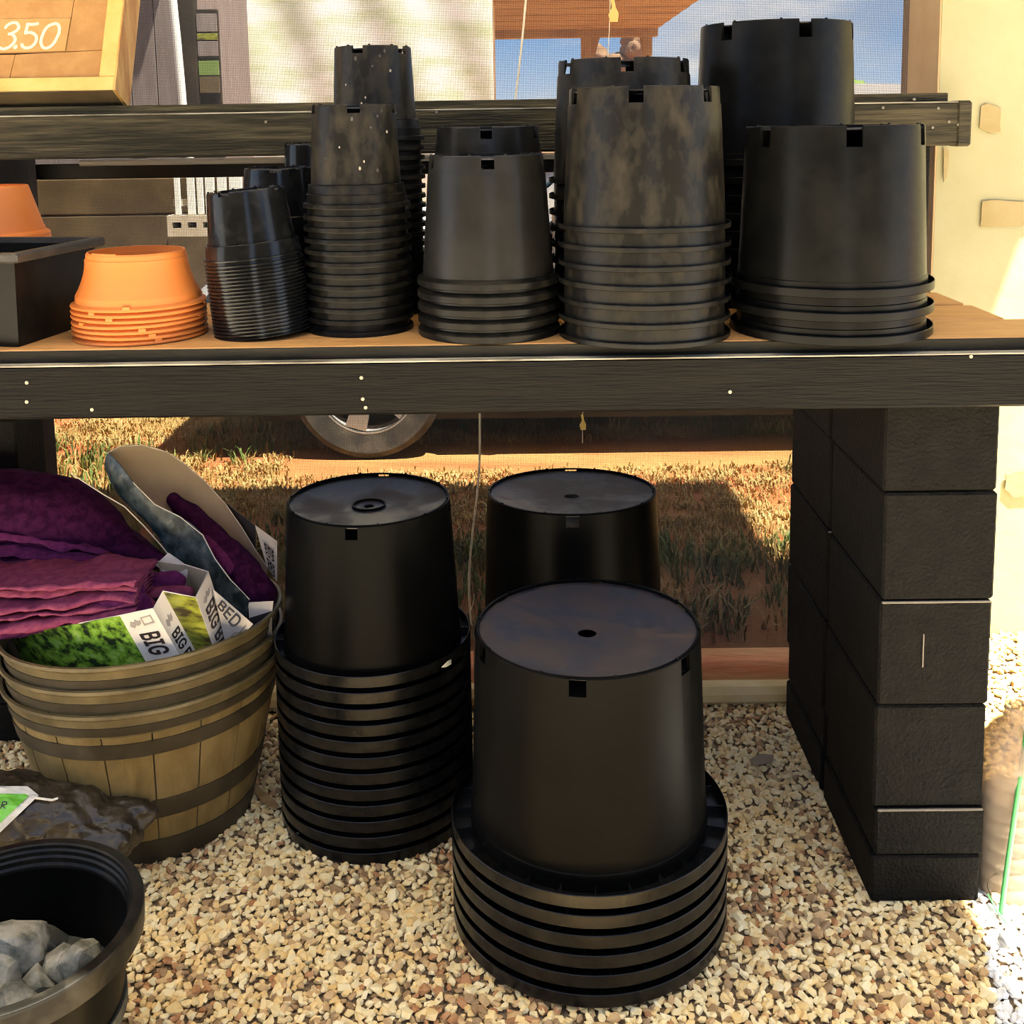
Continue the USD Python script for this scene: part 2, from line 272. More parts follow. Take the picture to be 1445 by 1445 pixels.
# ------------------------------------------------------------------ the setting
def setting(name, loc=(0, 0, 0)): return thing(name, None, None, loc, kind='structure')
def bank(x, y):
    """Height of the gravel: level, heaped up against the cream wall on the right."""
    a = np.clip((np.asarray(x)-.19)/.12, 0, 1); b = np.clip((np.asarray(y)-.02)/.6, 0, 1)
    return .16*a*a*(3-2*a)*b
flr = setting('floor')
gx, gy = np.meshgrid(np.linspace(-3.2, 2.2, 109), np.linspace(-1.2, .70, 50)); gz = bank(gx, gy)-.0075
P = np.dstack([gx, gy, gz]); bed = grid_solid(P, P-[0, 0, .05]); part('gravel_bed', bed, M['bed'], flr, smooth=True)
def pebble_shape(seed, flat):
    q = np.random.default_rng(seed); v = q.normal(size=(17, 3)); v /= np.linalg.norm(v, axis=1)[:, None]
    v *= q.uniform(.80, 1.12, (17, 1)); v *= [1.15, .9, flat]
    return T(Manifold.hull_points(v))
SHAPES = [pebble_shape(40+i, (.55, .68, .8, .6, .72)[i % 5]) for i in range(6)]
def sun_patch(x, y): return (x > .175+.32*(y+.05)+.30*np.clip(-y-.05, -1, 0)) & (y < .12)  # patch of sunlight put into the gravel as white pebbles
cells = []
for ix in range(-215, 72):
    for iy in range(-44, 60):
        x, y = ix*.0118, iy*.0118
        cells.append((x, y))
cells = np.array(cells); cells += rng.uniform(-.0058, .0058, cells.shape)
up = rng.uniform(0, 1, len(cells))
tone = rng.choice(5, len(cells), p=[.52, .28, .12, .055, .025])
# browner drifts
dr = meshkit.fbm(np.c_[cells*3.1, np.zeros(len(cells))], 3, 5); tone = np.where((dr > .60) & (rng.uniform(size=len(cells)) < .35), rng.choice([2, 3, 4], len(cells)), tone)
tone = np.where(sun_patch(cells[:, 0], cells[:, 1]), 5, tone)
size = rng.uniform(.0062, .0096, len(cells)) * np.where(rng.uniform(size=len(cells)) < .07, 1.45, 1.)
zz = bank(cells[:, 0], cells[:, 1]) - .0045 + up*.0065
sp = cells[:, 1]-CAM[1]
d3 = np.c_[cells, zz]-CAM; pxx = 722.5+FPX*(d3@RGT)/(d3@FWD); pyy = CY-FPX*(d3@UPV)/(d3@FWD)
seen = (pxx > 225) & (pxx < 1440) & (pyy < 1440) & (pyy > 1225)
seen &= ((cells[:, 0]+.497)**2+(cells[:, 1]+.006)**2 > .26**2) & (zz > -.001)
big = np.argsort(-np.where(seen, size*FPX/(d3@FWD), 0))[:300]
mask = np.zeros(len(cells), bool); mask[big] = True
for k in big:
    s = size[k]*1.04; a = rng.uniform(0, 360)
    m = SHAPES[k % 6].copy(); m.apply_scale(s)
    m.apply_transform(trimesh.transformations.euler_matrix(rng.uniform(-.5, .5), rng.uniform(-.5, .5), math.radians(a)))
    m.apply_translation((cells[k, 0], cells[k, 1], zz[k]+.0012))
    part('pebble', m, PEB[tone[k]], flr, smooth=35)
rest = ~mask & ((cells[:, 0]+1.36)**2+(cells[:, 1]-.326)**2 > .16**2)
pi = UsdGeom.PointInstancer.Define(stage, str(flr.GetPath())+'/gravel'); keys(pi.GetPrim(), None, None, None, 'stuff')
for t_ in range(6):
    for s_ in range(6):
        q = usdkit.mesh(stage, f'{pi.GetPath()}/pebble_shape_{t_*6+s_:03d}', SHAPES[s_], PEB[t_], smooth=35)
        pi.CreatePrototypesRel().AddTarget(q.GetPath())
idx = np.nonzero(rest)[0]
pi.CreateProtoIndicesAttr((tone[idx]*6+rng.integers(0, 6, len(idx))).astype(int).tolist())
pi.CreatePositionsAttr([Gf.Vec3f(float(cells[i, 0]), float(cells[i, 1]), float(zz[i])) for i in idx])
pi.CreateScalesAttr([Gf.Vec3f(float(size[i]))for i in idx])
def quat(rx, ry, rz):
    q = (Gf.Rotation(Gf.Vec3d(1, 0, 0), rx)*Gf.Rotation(Gf.Vec3d(0, 1, 0), ry)*Gf.Rotation(Gf.Vec3d(0, 0, 1), rz)).GetQuat(); im = q.GetImaginary()
    return Gf.Quath(float(q.GetReal()), *map(float, im))
pi.CreateOrientationsAttr([quat(*rng.uniform(-32, 32, 2), rng.uniform(0, 360)) for _ in idx])

yard = setting('ground')
part('yard_in_front', box(-14, -16, -.05, 10, -1.19, -.012), M['yard'], yard, False)
part('soil', box(-40, .70, -.1, 40, 90, -.0), M['soil'], yard, False)

wr = setting('wall_right')
gx, gz = np.meshgrid(np.linspace(.335, 3.4, 60), np.linspace(-.05, 3.0, 50))
gy = .71 + .004*(meshkit.fbm(np.dstack([gx*3, gz*3, gx*0]), 4, 3)-.5)
P = np.dstack([gx, gy, gz]); Q = P.copy(); Q[..., 1] = .95
part('render_face', grid_solid(Q, P), M['wall'], wr, 40)
def patch(pts, seed):
    p = np.array([at(x, y, .706) for x, y in pts]); q = Polygon(p[:, [0, 2]]).segmentize(.006)
    c = np.array(q.exterior.coords)[:-1]; c += .0022*(np.c_[meshkit.noise(np.c_[c*160, c[:, :1]*0], seed), meshkit.noise(np.c_[c*160, c[:, :1]*0+9], seed)]-.5)
    m = trimesh.creation.extrude_polygon(Polygon(c).buffer(0), .0022, engine='earcut')
    v = np.array(m.vertices); return trimesh.Trimesh(np.c_[v[:, 0], .7045+v[:, 2], v[:, 1]], m.faces[:, ::-1], process=False)
for i, pp in enumerate([[(1384, 150), (1392, 146), (1402, 149), (1412, 152), (1411, 176), (1412, 186), (1396, 188), (1382, 180)],
                        [(1386, 284), (1400, 282), (1460, 286), (1460, 317), (1420, 319), (1383, 320)],
                        [(1331, 208), (1338, 212), (1339, 226), (1335, 250), (1331, 258)],
                        [(1420, 668), (1440, 664), (1460, 668), (1460, 700), (1430, 702), (1418, 690)],
                        [(1405, 1030), (1424, 1026), (1430, 1044), (1415, 1070), (1402, 1050)]]):
    part('render_patch', patch(pp, i), M['patch'], wr, 30)
wl = setting('wall_left'); part('timber_face', box(-6, .71, -.05, -1.80, .95, 3.0), M['frame_dark'], wl, False)
win = setting('window_1')
part('screen', box(-1.80, .905, .03, .335, .906, 2.6), M['screen'], win, False)
part('lining_board', bev(.331, .711, -.05, .335, .95, 2.6, .0004), M['lining'], win)
part('lining_board', bev(-1.80, .711, -.05, -1.796, .95, 2.6, .0004), M['frame_dark'], win)
bt = bev(-1.79, .665, 0, .2, .725, .045, .014); part('bottom_batten', bt, M['batten'], win)
z0 = at(300, 249, .93)[2]; z1 = at(300, 223, .93)[2]
part('rail', bev(-1.77, .885, z0, .32, .903, z1-.008, .002), M['rail'], win); part('rail_highlight', tube([(-1.66, .886, z1-.006), (.32, .886, z1-.006)], .0080, 12), M['rail_sheen'], win)  # the tube is a painted highlight on the rail top
part('header', box(-1.8, .71, 2.35, .335, .95, 3.0), M['frame_dark'], win, False)
wf = setting('added_wall_front')  # unseen dark wall with a gap, added to shape reflections on the pots
part('timber_face', box(-14, -7.2, -.05, -.45, -7.0, 3.4), M['frame_dark'], wf, False); part('timber_face', box(1.0, -7.2, -.05, 10, -7.0, 3.4), M['frame_dark'], wf, False)
ceil = setting('ceiling'); part('roof_sheet', box(-7, -1.05, 3.0, 1.16, 1.70, 3.04), M['roof'], ceil, False)

# ------------------------------------------------------------------ potting bench: table, block pillars, upper shelf
def grain_box(x0, y0, z0, x1, y1, z1, b=.004): return bev(x0, y0, z0, x1, y1, z1, b)
def nail(x, z, y): return trimesh.creation.cylinder(.0030, .004, 10, transform=trimesh.transformations.translation_matrix((x, y, z))@trimesh.transformations.rotation_matrix(math.pi/2, (1, 0, 0)))
tb = thing('potting_table', 'long black timber table with brown deck boards carrying the rows of pots', 'table')
for i, (y0, y1, xe, zt) in enumerate([(-.026, .135, .285, 1.018), (.141, .285, .252, 1.0185), (.291, .432, .240, 1.021)]):
    part('deck_board', grain_box(-2.6, y0, .996, xe, y1, zt, .002), M['deck'], tb)
part('board_edge', grain_box(-2.6, -.0285, .9955, .286, -.0255, 1.0165, .0012), M['deck_edge'], tb, label='black front edge of the deck boards')
fa = part('fascia_beam', grain_box(-2.6, -.050, .908, .30, -.005, .996, .004), M['timber_black'], tb)
for i, (px, py) in enumerate([(38, 540), (38, 567), (510, 533), (512, 563), (516, 575), (1030, 553), (1370, 503), (130, 578)]):
    c = at(px, py, -.051); part('nail', nail(c[0], c[2], -.0505), M['nail'], fa)
part('edge_glint', bev(-2.6, -.0505, .9945, .30, -.0300, .9972, .0008), M['pale_tone'], tb, label='painted bright line along the lit top edge of the fascia beam')  # lit edge line put into the colour of a thin strip
part('back_beam', box(-2.6, .40, .92, .18, .43, .996), M['timber_black'], tb, False)
for x in (-1.72, -1.1, -.45): part('joist', box(x, -.006, .94, x+.045, .40, .995), M['timber_black'], tb, False)

def pillar(label, x, y, depth, z=0.):
    t = thing('block_pillar', label, 'pillar', (x, y, z))
    for k, (a, b) in enumerate([(0, .09), (.09, .18), (.18, .37), (.37, .56), (.56, .75), (.75, .94)]):
        j = [(.0, .0), (.004, -.001), (-.001, .002), (.001, .0), (.003, -.001), (.0, .001)][k]
        m = bev(j[0], j[1], a+.0012, .19+j[0]*.6, depth, b-.0012, .004)
        q = part('block', m, M['block'], t)
        if k in (1, 3): part('bare_edge', bev(j[0]+.003, j[1]-.0008, b-.0058, .188+j[0]*.6, .02, b-.0022, .0012), M['block_edge'], q, label='bare edge where the black paint is rubbed off')
    return t
p1 = pillar('black painted concrete block pillar under the right front of the table', 0, 0, .31)
part('scratch', bev(.075, -.002, .44, .077, .001, .50, .0004), M['block_edge'], p1, label='thin pale scratch on the third block down')
pillar('black painted block pillar standing behind the front right pillar', 0, .33, .30)
pillar('dark block pillar at the left end, behind the purple grow bags', -1.90, .55, .14)

sh = thing('wall_shelf', 'upper black timber shelf with a weathered front beam in front of the screen', 'shelf')
part('shelf_board', grain_box(-2.6, .612, 1.405, .318, .83, 1.424, .002), M['timber_worn'], sh)
part('edge_glint', bev(-2.6, .5845, 1.4025, .33, .6115, 1.4058, .0008), M['pale_tone'], sh, label='painted bright line along the lit top edge of the shelf beam')  # same painted highlight along the shelf beam
bm = part('front_beam', grain_box(-2.6, .585, 1.312, .356, .63, 1.405, .005), M['timber_worn'], sh)
for px, py in [(1290, 140), (1246, 152), (1324, 153), (1316, 180), (375, 172), (616, 158), (1352, 176), (1339, 172)]:
    c = at(px, py, .584); part('nail', nail(c[0], c[2], .5845), M['nail'], bm)
part('end_block', grain_box(.327, .5815, 1.310, .359, .634, 1.407, .005), M['timber_worn'], sh)
part('post', grain_box(.205, .632, 0, .292, .70, 1.405, .003), M['timber_black'], sh)
part('post', grain_box(-2.3, .632, 0, -2.21, .70, 1.405, .003), M['timber_black'], sh)

# ------------------------------------------------------------------ plant pots, all stacked upside down: z = 0 is the rim, z = h the base
def pot_meshes(h, r_low, r_base, R, style, notches=6, phase=0., nw=.024, nh=.03, t=.0016, dish=0., hole=.012, hs=.03, ribs=16, foot=0, seg=96, slot_open=True):
    wall = [(r_low+.0010, .001), (r_low+.0003, h*.085), (r_low-.0004-(r_low-r_base)*.085, h*.09), (r_base+.0006, h-.0035), (r_base, h-.0015), (r_base-.0010, h-.0004), (r_base-.0022, h), (r_base-.0055, h), (r_base-.006, h-.005), (r_low-t, .001)]
    if foot:                                                    # a faint step below the base
        rs = r_low+(r_base-r_low)*(h-foot)/h
        wall = [(r_low, .001), (rs+.0012, h-foot-.003), (rs-.0004, h-foot), (r_base, h-.0035), (r_base-.0004, h-.0015), (r_base-.0012, h-.0004), (r_base-.0024, h), (r_base-.0055, h), (r_base-.006, h-.005), (rs-t-.0012, h-foot), (r_low-t, .001)]
    body = ring(wall, seg)
    zb = h-.005
    if dish: bp = [(hole, zb-dish), (r_base*.72, zb-dish*.55), (r_base-t*.9, zb), (r_base-t*.9, zb-.002), (r_base*.72, zb-dish*.55-.002), (hole, zb-dish-.002)]
    else: bp = [(hole, zb-.003), (hole*1.8, zb-.0012), (r_base-t*.9, zb), (r_base-t*.9, zb-.002), (hole, zb-.005)]
    base = ring(bp, seg)
    cut = None
    for k in range(notches):
        c = mbox(r_base, 0, h-nh/2-.0015+(.0115 if slot_open else 0), .016, nw, nh+(.023 if slot_open else -.003)).rotate((0, 0, phase+360*k/notches)); cut = c if cut is None else cut+c
    body = body-cut; base = base-cut
    for k in range(10):                                         # small feet on the base edge
        body = body+mbox(r_base-.0032, 0, h+.0006, .003, .004, .0026).rotate((0, 0, 18+36*k))
    if style == 'gutter':
        tt = .0022
        rim = ring([(r_low-t, 0), (R-.001, 0), (R, .001), (R, hs-.0012), (R-.0008, hs), (R-tt, hs-.0004), (R-tt, tt), (r_low-t, tt)], seg)
        for k in range(ribs):
            rim = rim+mbox((r_low+R)/2-.0008, 0, hs*.32, R-r_low-.001, .0016, hs*.64).rotate((0, 0, 360*(k+.5)/ribs))
    elif style == 'lip':
        rim = ring([(r_low-t, 0), (R-.001, 0), (R, .0012), (R-.0002, .0105), (R-.0022, .0125), (r_low+.0012, .0165), (r_low-.0005, .0165), (r_low-t, .004)], seg)
    elif style == 'collar':                                     # a tall plain band with a ledge above and a flange below
        b = hs
        rim = ring([(R-.006, 0), (R, 0), (R, .0022), (R-.0038, .0030), (r_low+.0022, b-.001), (r_low+.0012, b), (r_low-.0004, b), (R-.006, .001)], seg)
    elif style == 'step':                                       # two stepped bands
        rim = ring([(R-.0095, 0), (R-.0005, 0), (R, .0012), (R-.0008, .0078), (R-.0070, .0090), (R-.0076, .0210), (R-.0062, .0216), (R-.0064, .0235), (R-.0090, .0243), (r_low+.0022, .0385), (r_low+.0030, .0395), (r_low-.0004, .0405), (R-.009, .002)], seg)
    return body, rim, base
def make_pot(name, label, cat_, mats, loc, rot=(0, 0, 0), group=None, **kw):
    body, rim, base = pot_meshes(**kw)
    o = thing(name, label, cat_, loc, rot, group)
    part('body', T(body), M[mats[0]], o); part('rim', T(rim), M[mats[1]], o); part('base', T(base), M[mats[2]], o)
    return o
def stack(proto, name, cat_, mats, x, y, z, pitch, n, top_label, nested, group, phase=0., lean=(0, 0), twist=11., extra=(), kw=None, gaps=None):
    """n pots nested upside down; the top one is built (or copied from proto), the others are copies of it."""
    rot = lambda i: (-math.degrees(lean[1]), math.degrees(lean[0]), phase if i == 0 else (phase+37+twist*i) % 360)
    first = proto
    for i in range(n):
        zz = z + pitch*(n-1-i) + (gaps(i) if gaps else 0)
        loc = (x+lean[0]*(zz-z), y+lean[1]*(zz-z), zz)
        label = top_label if i == 0 else nested.format(NTH[i])
        if first is None: first = make_pot(name, label, cat_, mats, loc, rot(i), group, **kw)
        else: dup(first, label, loc, rot(i), group, name)
    return first
TT = 1.0185
DUSTY = ('pot_dusty', 'pot_dusty', 'base_dust')
# right end of the table
k = dict(h=.268, r_low=.1555, r_base=.1435, R=.167, style='gutter', notches=6, nw=.025, nh=.032, hs=.014, hole=.015)
pr_ = stack(None, 'plant_pot', 'plant pot', ('pot', 'pot', 'base_dust'), -.075, .078, TT, .0375, 3, 'large black upside-down pot, topmost of the short stack at the right front table end',
            'black pot rim, {} from the top of the short right front stack', 'large pots in the right front stack', phase=12+255, kw=k)
stack(pr_, 'plant_pot', 'plant pot', None, -.098, .413, TT, .0335, 9, 'tallest large black upside-down pot at back right, in front of the shelf end',
      'black pot rim, {} from the top of the tall right back stack', 'large pots in the right back stack', phase=-78+360-3)
k = dict(h=.227, r_low=.1345, r_base=.1225, R=.1435, style='gutter', notches=6, nw=.023, nh=.024, hs=.0085, hole=.013, foot=.026)
pr_ = stack(None, 'plant_pot', 'plant pot', ('pot_grimy', 'pot_dusty', 'base_dust'), -.395, .05, TT, .0302, 7, 'grimy black upside-down pot streaked with brown dirt, topmost of its front stack',
            'black pot rim, {} from top of the grimy streaked pot stack', 'pots under the grimy pot', phase=258, kw=k)
stack(pr_, 'plant_pot', 'plant pot', None, -.402, .338, TT, .0302, 9, 'black upside-down pot whose base just shows above the grimy streaked pot',
      'black pot rim, {} from top of the stack behind the grimy pot', 'pots behind the grimy pot', phase=268)
k = dict(h=.217, r_low=.1128, r_base=.0962, R=.1218, style='lip', notches=5, nw=.021, nh=.021, hole=.011, foot=.030)
pr_ = stack(None, 'plant_pot', 'plant pot', ('pot_grey', 'pot_dusty', 'base_dust'), -.657, .089, TT, .0215, 5, 'smooth satin black upside-down pot with a square drain hole, topmost of the middle stack',
            'black pot rim, {} from the top of the middle stack of satin black pots', 'satin pots in the middle stack', phase=273, kw=k)
stack(pr_, 'plant_pot', 'plant pot', None, -.661, .335, TT, .0220, 7, 'satin black pot base peeping over the top of the middle stack',
      'black pot rim, {} from top of the stack behind the middle stack', 'satin pots behind the middle stack', phase=270)
k = dict(h=.174, r_low=.0800, r_base=.0710, R=.0930, style='step', notches=5, nw=.021, nh=.013, hole=.009, hs=.02)
pr_ = stack(None, 'plant_pot', 'plant pot', ('pot_grimy', 'pot_dusty', 'base_dust'), -.885, .133, TT, .0196, 12, 'dusty narrow black upside-down pot with pale splashes, topmost of its stack',
            'narrow black pot rim, {} from top of the front narrow stack', 'narrow pots in the front stack', phase=278, kw=k)
for px, py, r in [(486, 212, .0016), (552, 188, .0024), (547, 153, .0022), (505, 166, .0026), (514, 247, .0020), (537, 251, .0026), (541, 162, .0018), (531, 180, .0020), (520, 236, .0015), (465, 230, .0014)]:
    z = .174-(py-142)*.00101; a = math.radians(270+math.degrees(math.asin((px-499)/64))-278); rr = .0800-(.009)*z/.174+.0002
    d = trimesh.creation.icosphere(1, 1.); d.apply_scale([.0006, r, r*(1.2+(px % 3)*.5)]); d.apply_transform(trimesh.transformations.rotation_matrix(a, (0, 0, 1))); d.apply_translation((rr*math.cos(a), rr*math.sin(a), z))
    part('splash', d, M['rim_grey'] if px % 2 else M['pale_tone'], pr_, True)
stack(pr_, 'plant_pot', 'plant pot', None, -.874, .328, TT, .0181, 19, 'tallest narrow black upside-down pot at the back, with light showing through its drain slots',
      'narrow black pot rim, {} from the top of the tall back stack of narrow pots', 'narrow pots in the tall back stack', phase=254)
k = dict(h=.115, r_low=.0765, r_base=.0648, R=.0845, style='collar', notches=4, nw=.021, nh=.006, hole=.007, hs=.027)
pr_ = stack(None, 'small_pot', 'plant pot', ('pot_gloss', 'pot_gloss', 'base_dust'), -1.049, .099, TT+.004, .0061, 22, 'glossy small black upside-down pot with a tall collar, topmost of the leaning finely ribbed stack',
            'small black pot edge, {} from top of the leaning ribbed stack', 'small glossy pots in the front stack', phase=250, lean=(-.085, 0), kw=k, gaps=lambda i: 0 if i else .003)
stack(pr_, 'small_pot', 'plant pot', None, -1.050, .287, TT, .0061, 28, 'small black upside-down pot just behind the leaning finely ribbed stack',
      'small black pot edge, {} from top of the stack behind the leaning one', 'small glossy pots in the second stack', phase=275)
k = dict(h=float(at(418, 203, .41)[2]-TT), r_low=.066, r_base=.050, R=.073, style='collar', notches=4, nw=.02, nh=.006, hole=.006, hs=.03)
make_pot('small_pot', 'slim black upside-down pot furthest back under the shelf beam', 'plant pot', ('pot_gloss', 'pot_gloss', 'base_dust'), (-1.022, .452, TT), (0, 0, 20), None, **k)

# on the gravel under the table
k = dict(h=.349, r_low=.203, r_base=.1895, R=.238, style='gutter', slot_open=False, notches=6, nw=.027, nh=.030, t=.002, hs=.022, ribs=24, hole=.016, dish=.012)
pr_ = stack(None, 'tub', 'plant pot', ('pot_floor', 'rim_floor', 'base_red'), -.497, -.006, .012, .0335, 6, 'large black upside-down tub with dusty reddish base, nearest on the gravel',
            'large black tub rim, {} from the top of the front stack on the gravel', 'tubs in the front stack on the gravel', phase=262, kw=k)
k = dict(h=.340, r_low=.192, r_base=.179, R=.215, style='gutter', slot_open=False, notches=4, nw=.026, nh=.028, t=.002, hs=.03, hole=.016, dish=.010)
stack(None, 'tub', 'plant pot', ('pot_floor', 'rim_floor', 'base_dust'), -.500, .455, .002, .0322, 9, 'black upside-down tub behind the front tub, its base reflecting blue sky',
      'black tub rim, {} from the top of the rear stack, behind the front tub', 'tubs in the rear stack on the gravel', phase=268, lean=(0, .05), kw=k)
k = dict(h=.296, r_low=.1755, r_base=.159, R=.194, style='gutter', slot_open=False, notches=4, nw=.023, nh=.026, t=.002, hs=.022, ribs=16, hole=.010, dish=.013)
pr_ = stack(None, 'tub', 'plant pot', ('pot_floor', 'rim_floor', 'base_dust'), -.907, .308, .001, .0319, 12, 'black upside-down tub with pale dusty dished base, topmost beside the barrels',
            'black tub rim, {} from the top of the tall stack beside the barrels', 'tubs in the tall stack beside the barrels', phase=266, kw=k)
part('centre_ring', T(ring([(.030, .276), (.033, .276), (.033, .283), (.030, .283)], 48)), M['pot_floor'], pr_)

# terracotta
def terr_bowl(label, loc, rot):
    o = thing('terracotta_bowl', label, 'plant pot', loc, rot, 'terracotta bowls in the stack')
    zt, zl = .078, .020
    cur = [(.0850+.0180*((zt-z)/(zt-zl))**1.8, z) for z in np.linspace(zl, zt, 9)]
    out = [(.1075, 0), (.1120, .0005), (.1130, .0025), (.1120, .0048), (.1075, .0068), (.1045, .0085), (.1038, .0180)] + cur + [(.0850, .0800), (.0832, .0815), (.0828, .0885), (.0805, .0915)]
    inn = [(.0780, .0915), (.0800, .078)] + [(r-.0022, z) for r, z in cur[::-1]] + [(.1015, .006), (.1010, 0)]
    part('bowl', T(ring(out+inn, 96)), M['terracotta'], o)
    b = ring([(.006, .0865), (.081, .0865), (.081, .0840), (.006, .0840)], 64)
    for q in range(7): b = b+ring([(.0775, .0865), (.0822, .0865), (.0812, .0935), (.0785, .0935)], 96)^mbox(.08, 0, .09, .05, .052, .02).rotate((0, 0, 360*q/7+20))
    part('base', T(b), M['terracotta'], o)
    tb_ = None
    for q in range(3):
        c = mbox(.1085, 0, .0062, .007, .0115, .0066).rotate((0, 0, 120*q)); tb_ = c if tb_ is None else tb_+c
    part('lip_tab', T(tb_), M['terracotta'], o, label='small raised tabs on the lip')
    return o
ang = [278, 246, 263, 232, 290, 298, 303]
for i in range(7):
    loc = (-1.2635, .101, TT+.0093*(6-i))
    lab = 'orange terracotta-coloured upside-down bowl with a flared lip, topmost of its stack' if i == 0 else f'orange terracotta-coloured bowl lip, {NTH[i]} from the top of the bowl stack'
    if i == 0: tb0 = terr_bowl(lab, loc, (0, 0, ang[0]))
    else: dup(tb0, lab, loc, (0, .6*(i % 3-1), ang[i]), 'terracotta bowls in the stack', 'terracotta_bowl')
def terr_pot(label, loc):
    o = thing('terracotta_pot', label, 'plant pot', loc, (0, 0, 0), 'terracotta pots behind the trough')
    part('body', T(ring([(.098, .034), (.074, .115), (.0725, .118), (.069, .118), (.071, .113), (.095, .034)], 80)), M['terracotta'], o)
    part('rim', T(ring([(.101, 0), (.108, 0), (.110, .002), (.109, .022), (.106, .026), (.101, .028), (.0985, .036), (.095, .036), (.099, .02)], 80)), M['terracotta'], o)
    part('base', T(ring([(.007, .114), (.0715, .114), (.0715, .111), (.007, .111)], 60)), M['terracotta'], o)
    return o
zr = at(50, 344, .425)[2]
t0 = terr_pot('orange terracotta-coloured upside-down pot behind the black trough', (-1.665, .425, zr))
for i, dz in enumerate([.045, .09, zr-TT]): dup(t0, ['orange pot just under the terracotta pot behind the trough', 'orange pot third down behind the trough', 'lowest orange pot in the stack behind the trough'][i], (-1.665, .425, zr-dz), (0, 0, 40*i), 'terracotta pots behind the trough', 'terracotta_pot')

# black trough, upright, at the left edge
tr = thing('planter_trough', 'black rectangular plastic planter trough with an open top at the left end of the table', 'planter', (-1.422, .0, TT), (0, 0, -9))
L_, D_, H_ = .46, .235, .148
def frustum(x0, y0, x1, y1, z0, z1, g): return Manifold.hull_points(np.array([(x0+g, y0+g, z0), (x1-g, y0+g, z0), (x0+g, y1-g, z0), (x1-g, y1-g, z0), (x0, y0, z1), (x1, y0, z1), (x0, y1, z1), (x1, y1, z1)]))
part('tub', T(frustum(-L_, -.012, .0, D_, 0, H_, .010)-frustum(-L_+.004, -.008, -.004, D_-.004, .004, H_+.01, .010)), M['pot'], tr, False)
lipm = Manifold.hull_points(np.array(bev(-L_-.012, -.026, H_-.006, .014, D_+.014, H_+.010, .003).vertices))-Manifold.cube((L_-.008, D_+.004, .1)).translate((-L_+.004, -.008, H_-.05))
part('rim', T(lipm), M['rim_grey'], tr)

# ------------------------------------------------------------------ price sign on the shelf, leaning back against the screen
sg = thing('price_sign', 'pine framed price sign with cream hand-painted 3.50 leaning on the shelf', 'sign', (0, 0, 0))
TH = math.radians(25); ex, eup, eb = np.array([1., .0, 0]), np.array([0, math.sin(TH), math.cos(TH)]), np.array([0, math.cos(TH), -math.sin(TH)])
S0 = np.array([at(161, 127, .590)[0], .590, at(161, 127, .590)[2]])       # front lower right corner
def sgm(m): v = np.array(m.vertices); return trimesh.Trimesh(S0+v[:, :1]*ex+v[:, 1:2]*eb+v[:, 2:3]*eup, m.faces[:, ::-1] if False else m.faces, process=False)
def fixn(m): m.fix_normals(); return m
dS = .092
part('side_rail', fixn(sgm(bev(-.036, 0, .034, 0, dS, .46, .002))), M['pine'], sg)
part('side_rail', fixn(sgm(bev(-.80, 0, .034, -.764, dS, .46, .002))), M['pine'], sg)
part('bottom_rail', fixn(sgm(bev(-.80, 0, 0, -.002, dS*.93, .033, .002))), M['pine'], sg)
part('bottom_face', fixn(sgm(bev(-.80, .001, -.0015, -.004, dS*.93, .0012, .0005))), M['sleeper'], sg, label='darker bark-edged underside of the bottom rail')
part('side_face', fixn(sgm(bev(-.003, .001, .001, .0015, dS, .459, .0006))), M['pine_side'], sg, label='knotty darker outer face of the side rail')
def pan(poly, m, d0, label=None):
    pts = [(x, z) for x, z in poly]; q = trimesh.creation.extrude_polygon(Polygon(pts).buffer(-.0007), .006, engine='earcut'); v = np.array(q.vertices)
    part('panel', fixn(sgm(trimesh.Trimesh(np.c_[v[:, 0], d0+v[:, 2], v[:, 1]], q.faces, process=False))), m, sg, 20, label)
# panel plane sits a little behind the frame face: sign coordinates measured from the photograph
def suv(px, py, d=.010):
    n = eb; o = S0+eb*d; r = FWD*FPX+RGT*(px-722.5)-UPV*(py-CY); p = CAM+r*(((o-CAM)@n)/(r@n)); return float((p-S0)@ex), float((p-S0)@eup)
PX0, PZ1 = -.766, .455
def up_to(p, q, z): t = (z-p[1])/(q[1]-p[1]); return p[0]+(q[0]-p[0])*t, z
A_, B_ = suv(108, -25), suv(100, 25)
lz = lambda py: suv(-90, py)[1]
pan([(PX0, PZ1), up_to(B_, A_, PZ1), B_, (PX0, lz(29))], M['board'], .012)
pan([up_to(B_, A_, PZ1), (-.034, PZ1), (-.034, suv(143, 70)[1]), suv(92, 72), B_], M['board'], .012)
pan([(PX0, lz(29)), B_, suv(92, 72), (PX0, lz(79))], M['board_pale'], .010, 'paler panel that carries the price')
pan([(PX0, lz(79)), suv(21, 76), suv(13, 110), (PX0, .030)], M['board'], .012)
pan([suv(21, 76), (-.034, suv(143, 70)[1]), (-.034, .030), suv(13, 110)], M['board'], .012)
part('top_rail', fixn(sgm(bev(-.80, 0, .461, 0, dS, .495, .002))), M['pine'], sg)
def stroke(pts, w=.0033):
    p = np.array([suv(*q, .0095) for q in pts]); s = spline(np.c_[p, p[:, :1]*0], 30)[:, :2]
    return LineString(s).buffer(w, cap_style='round')
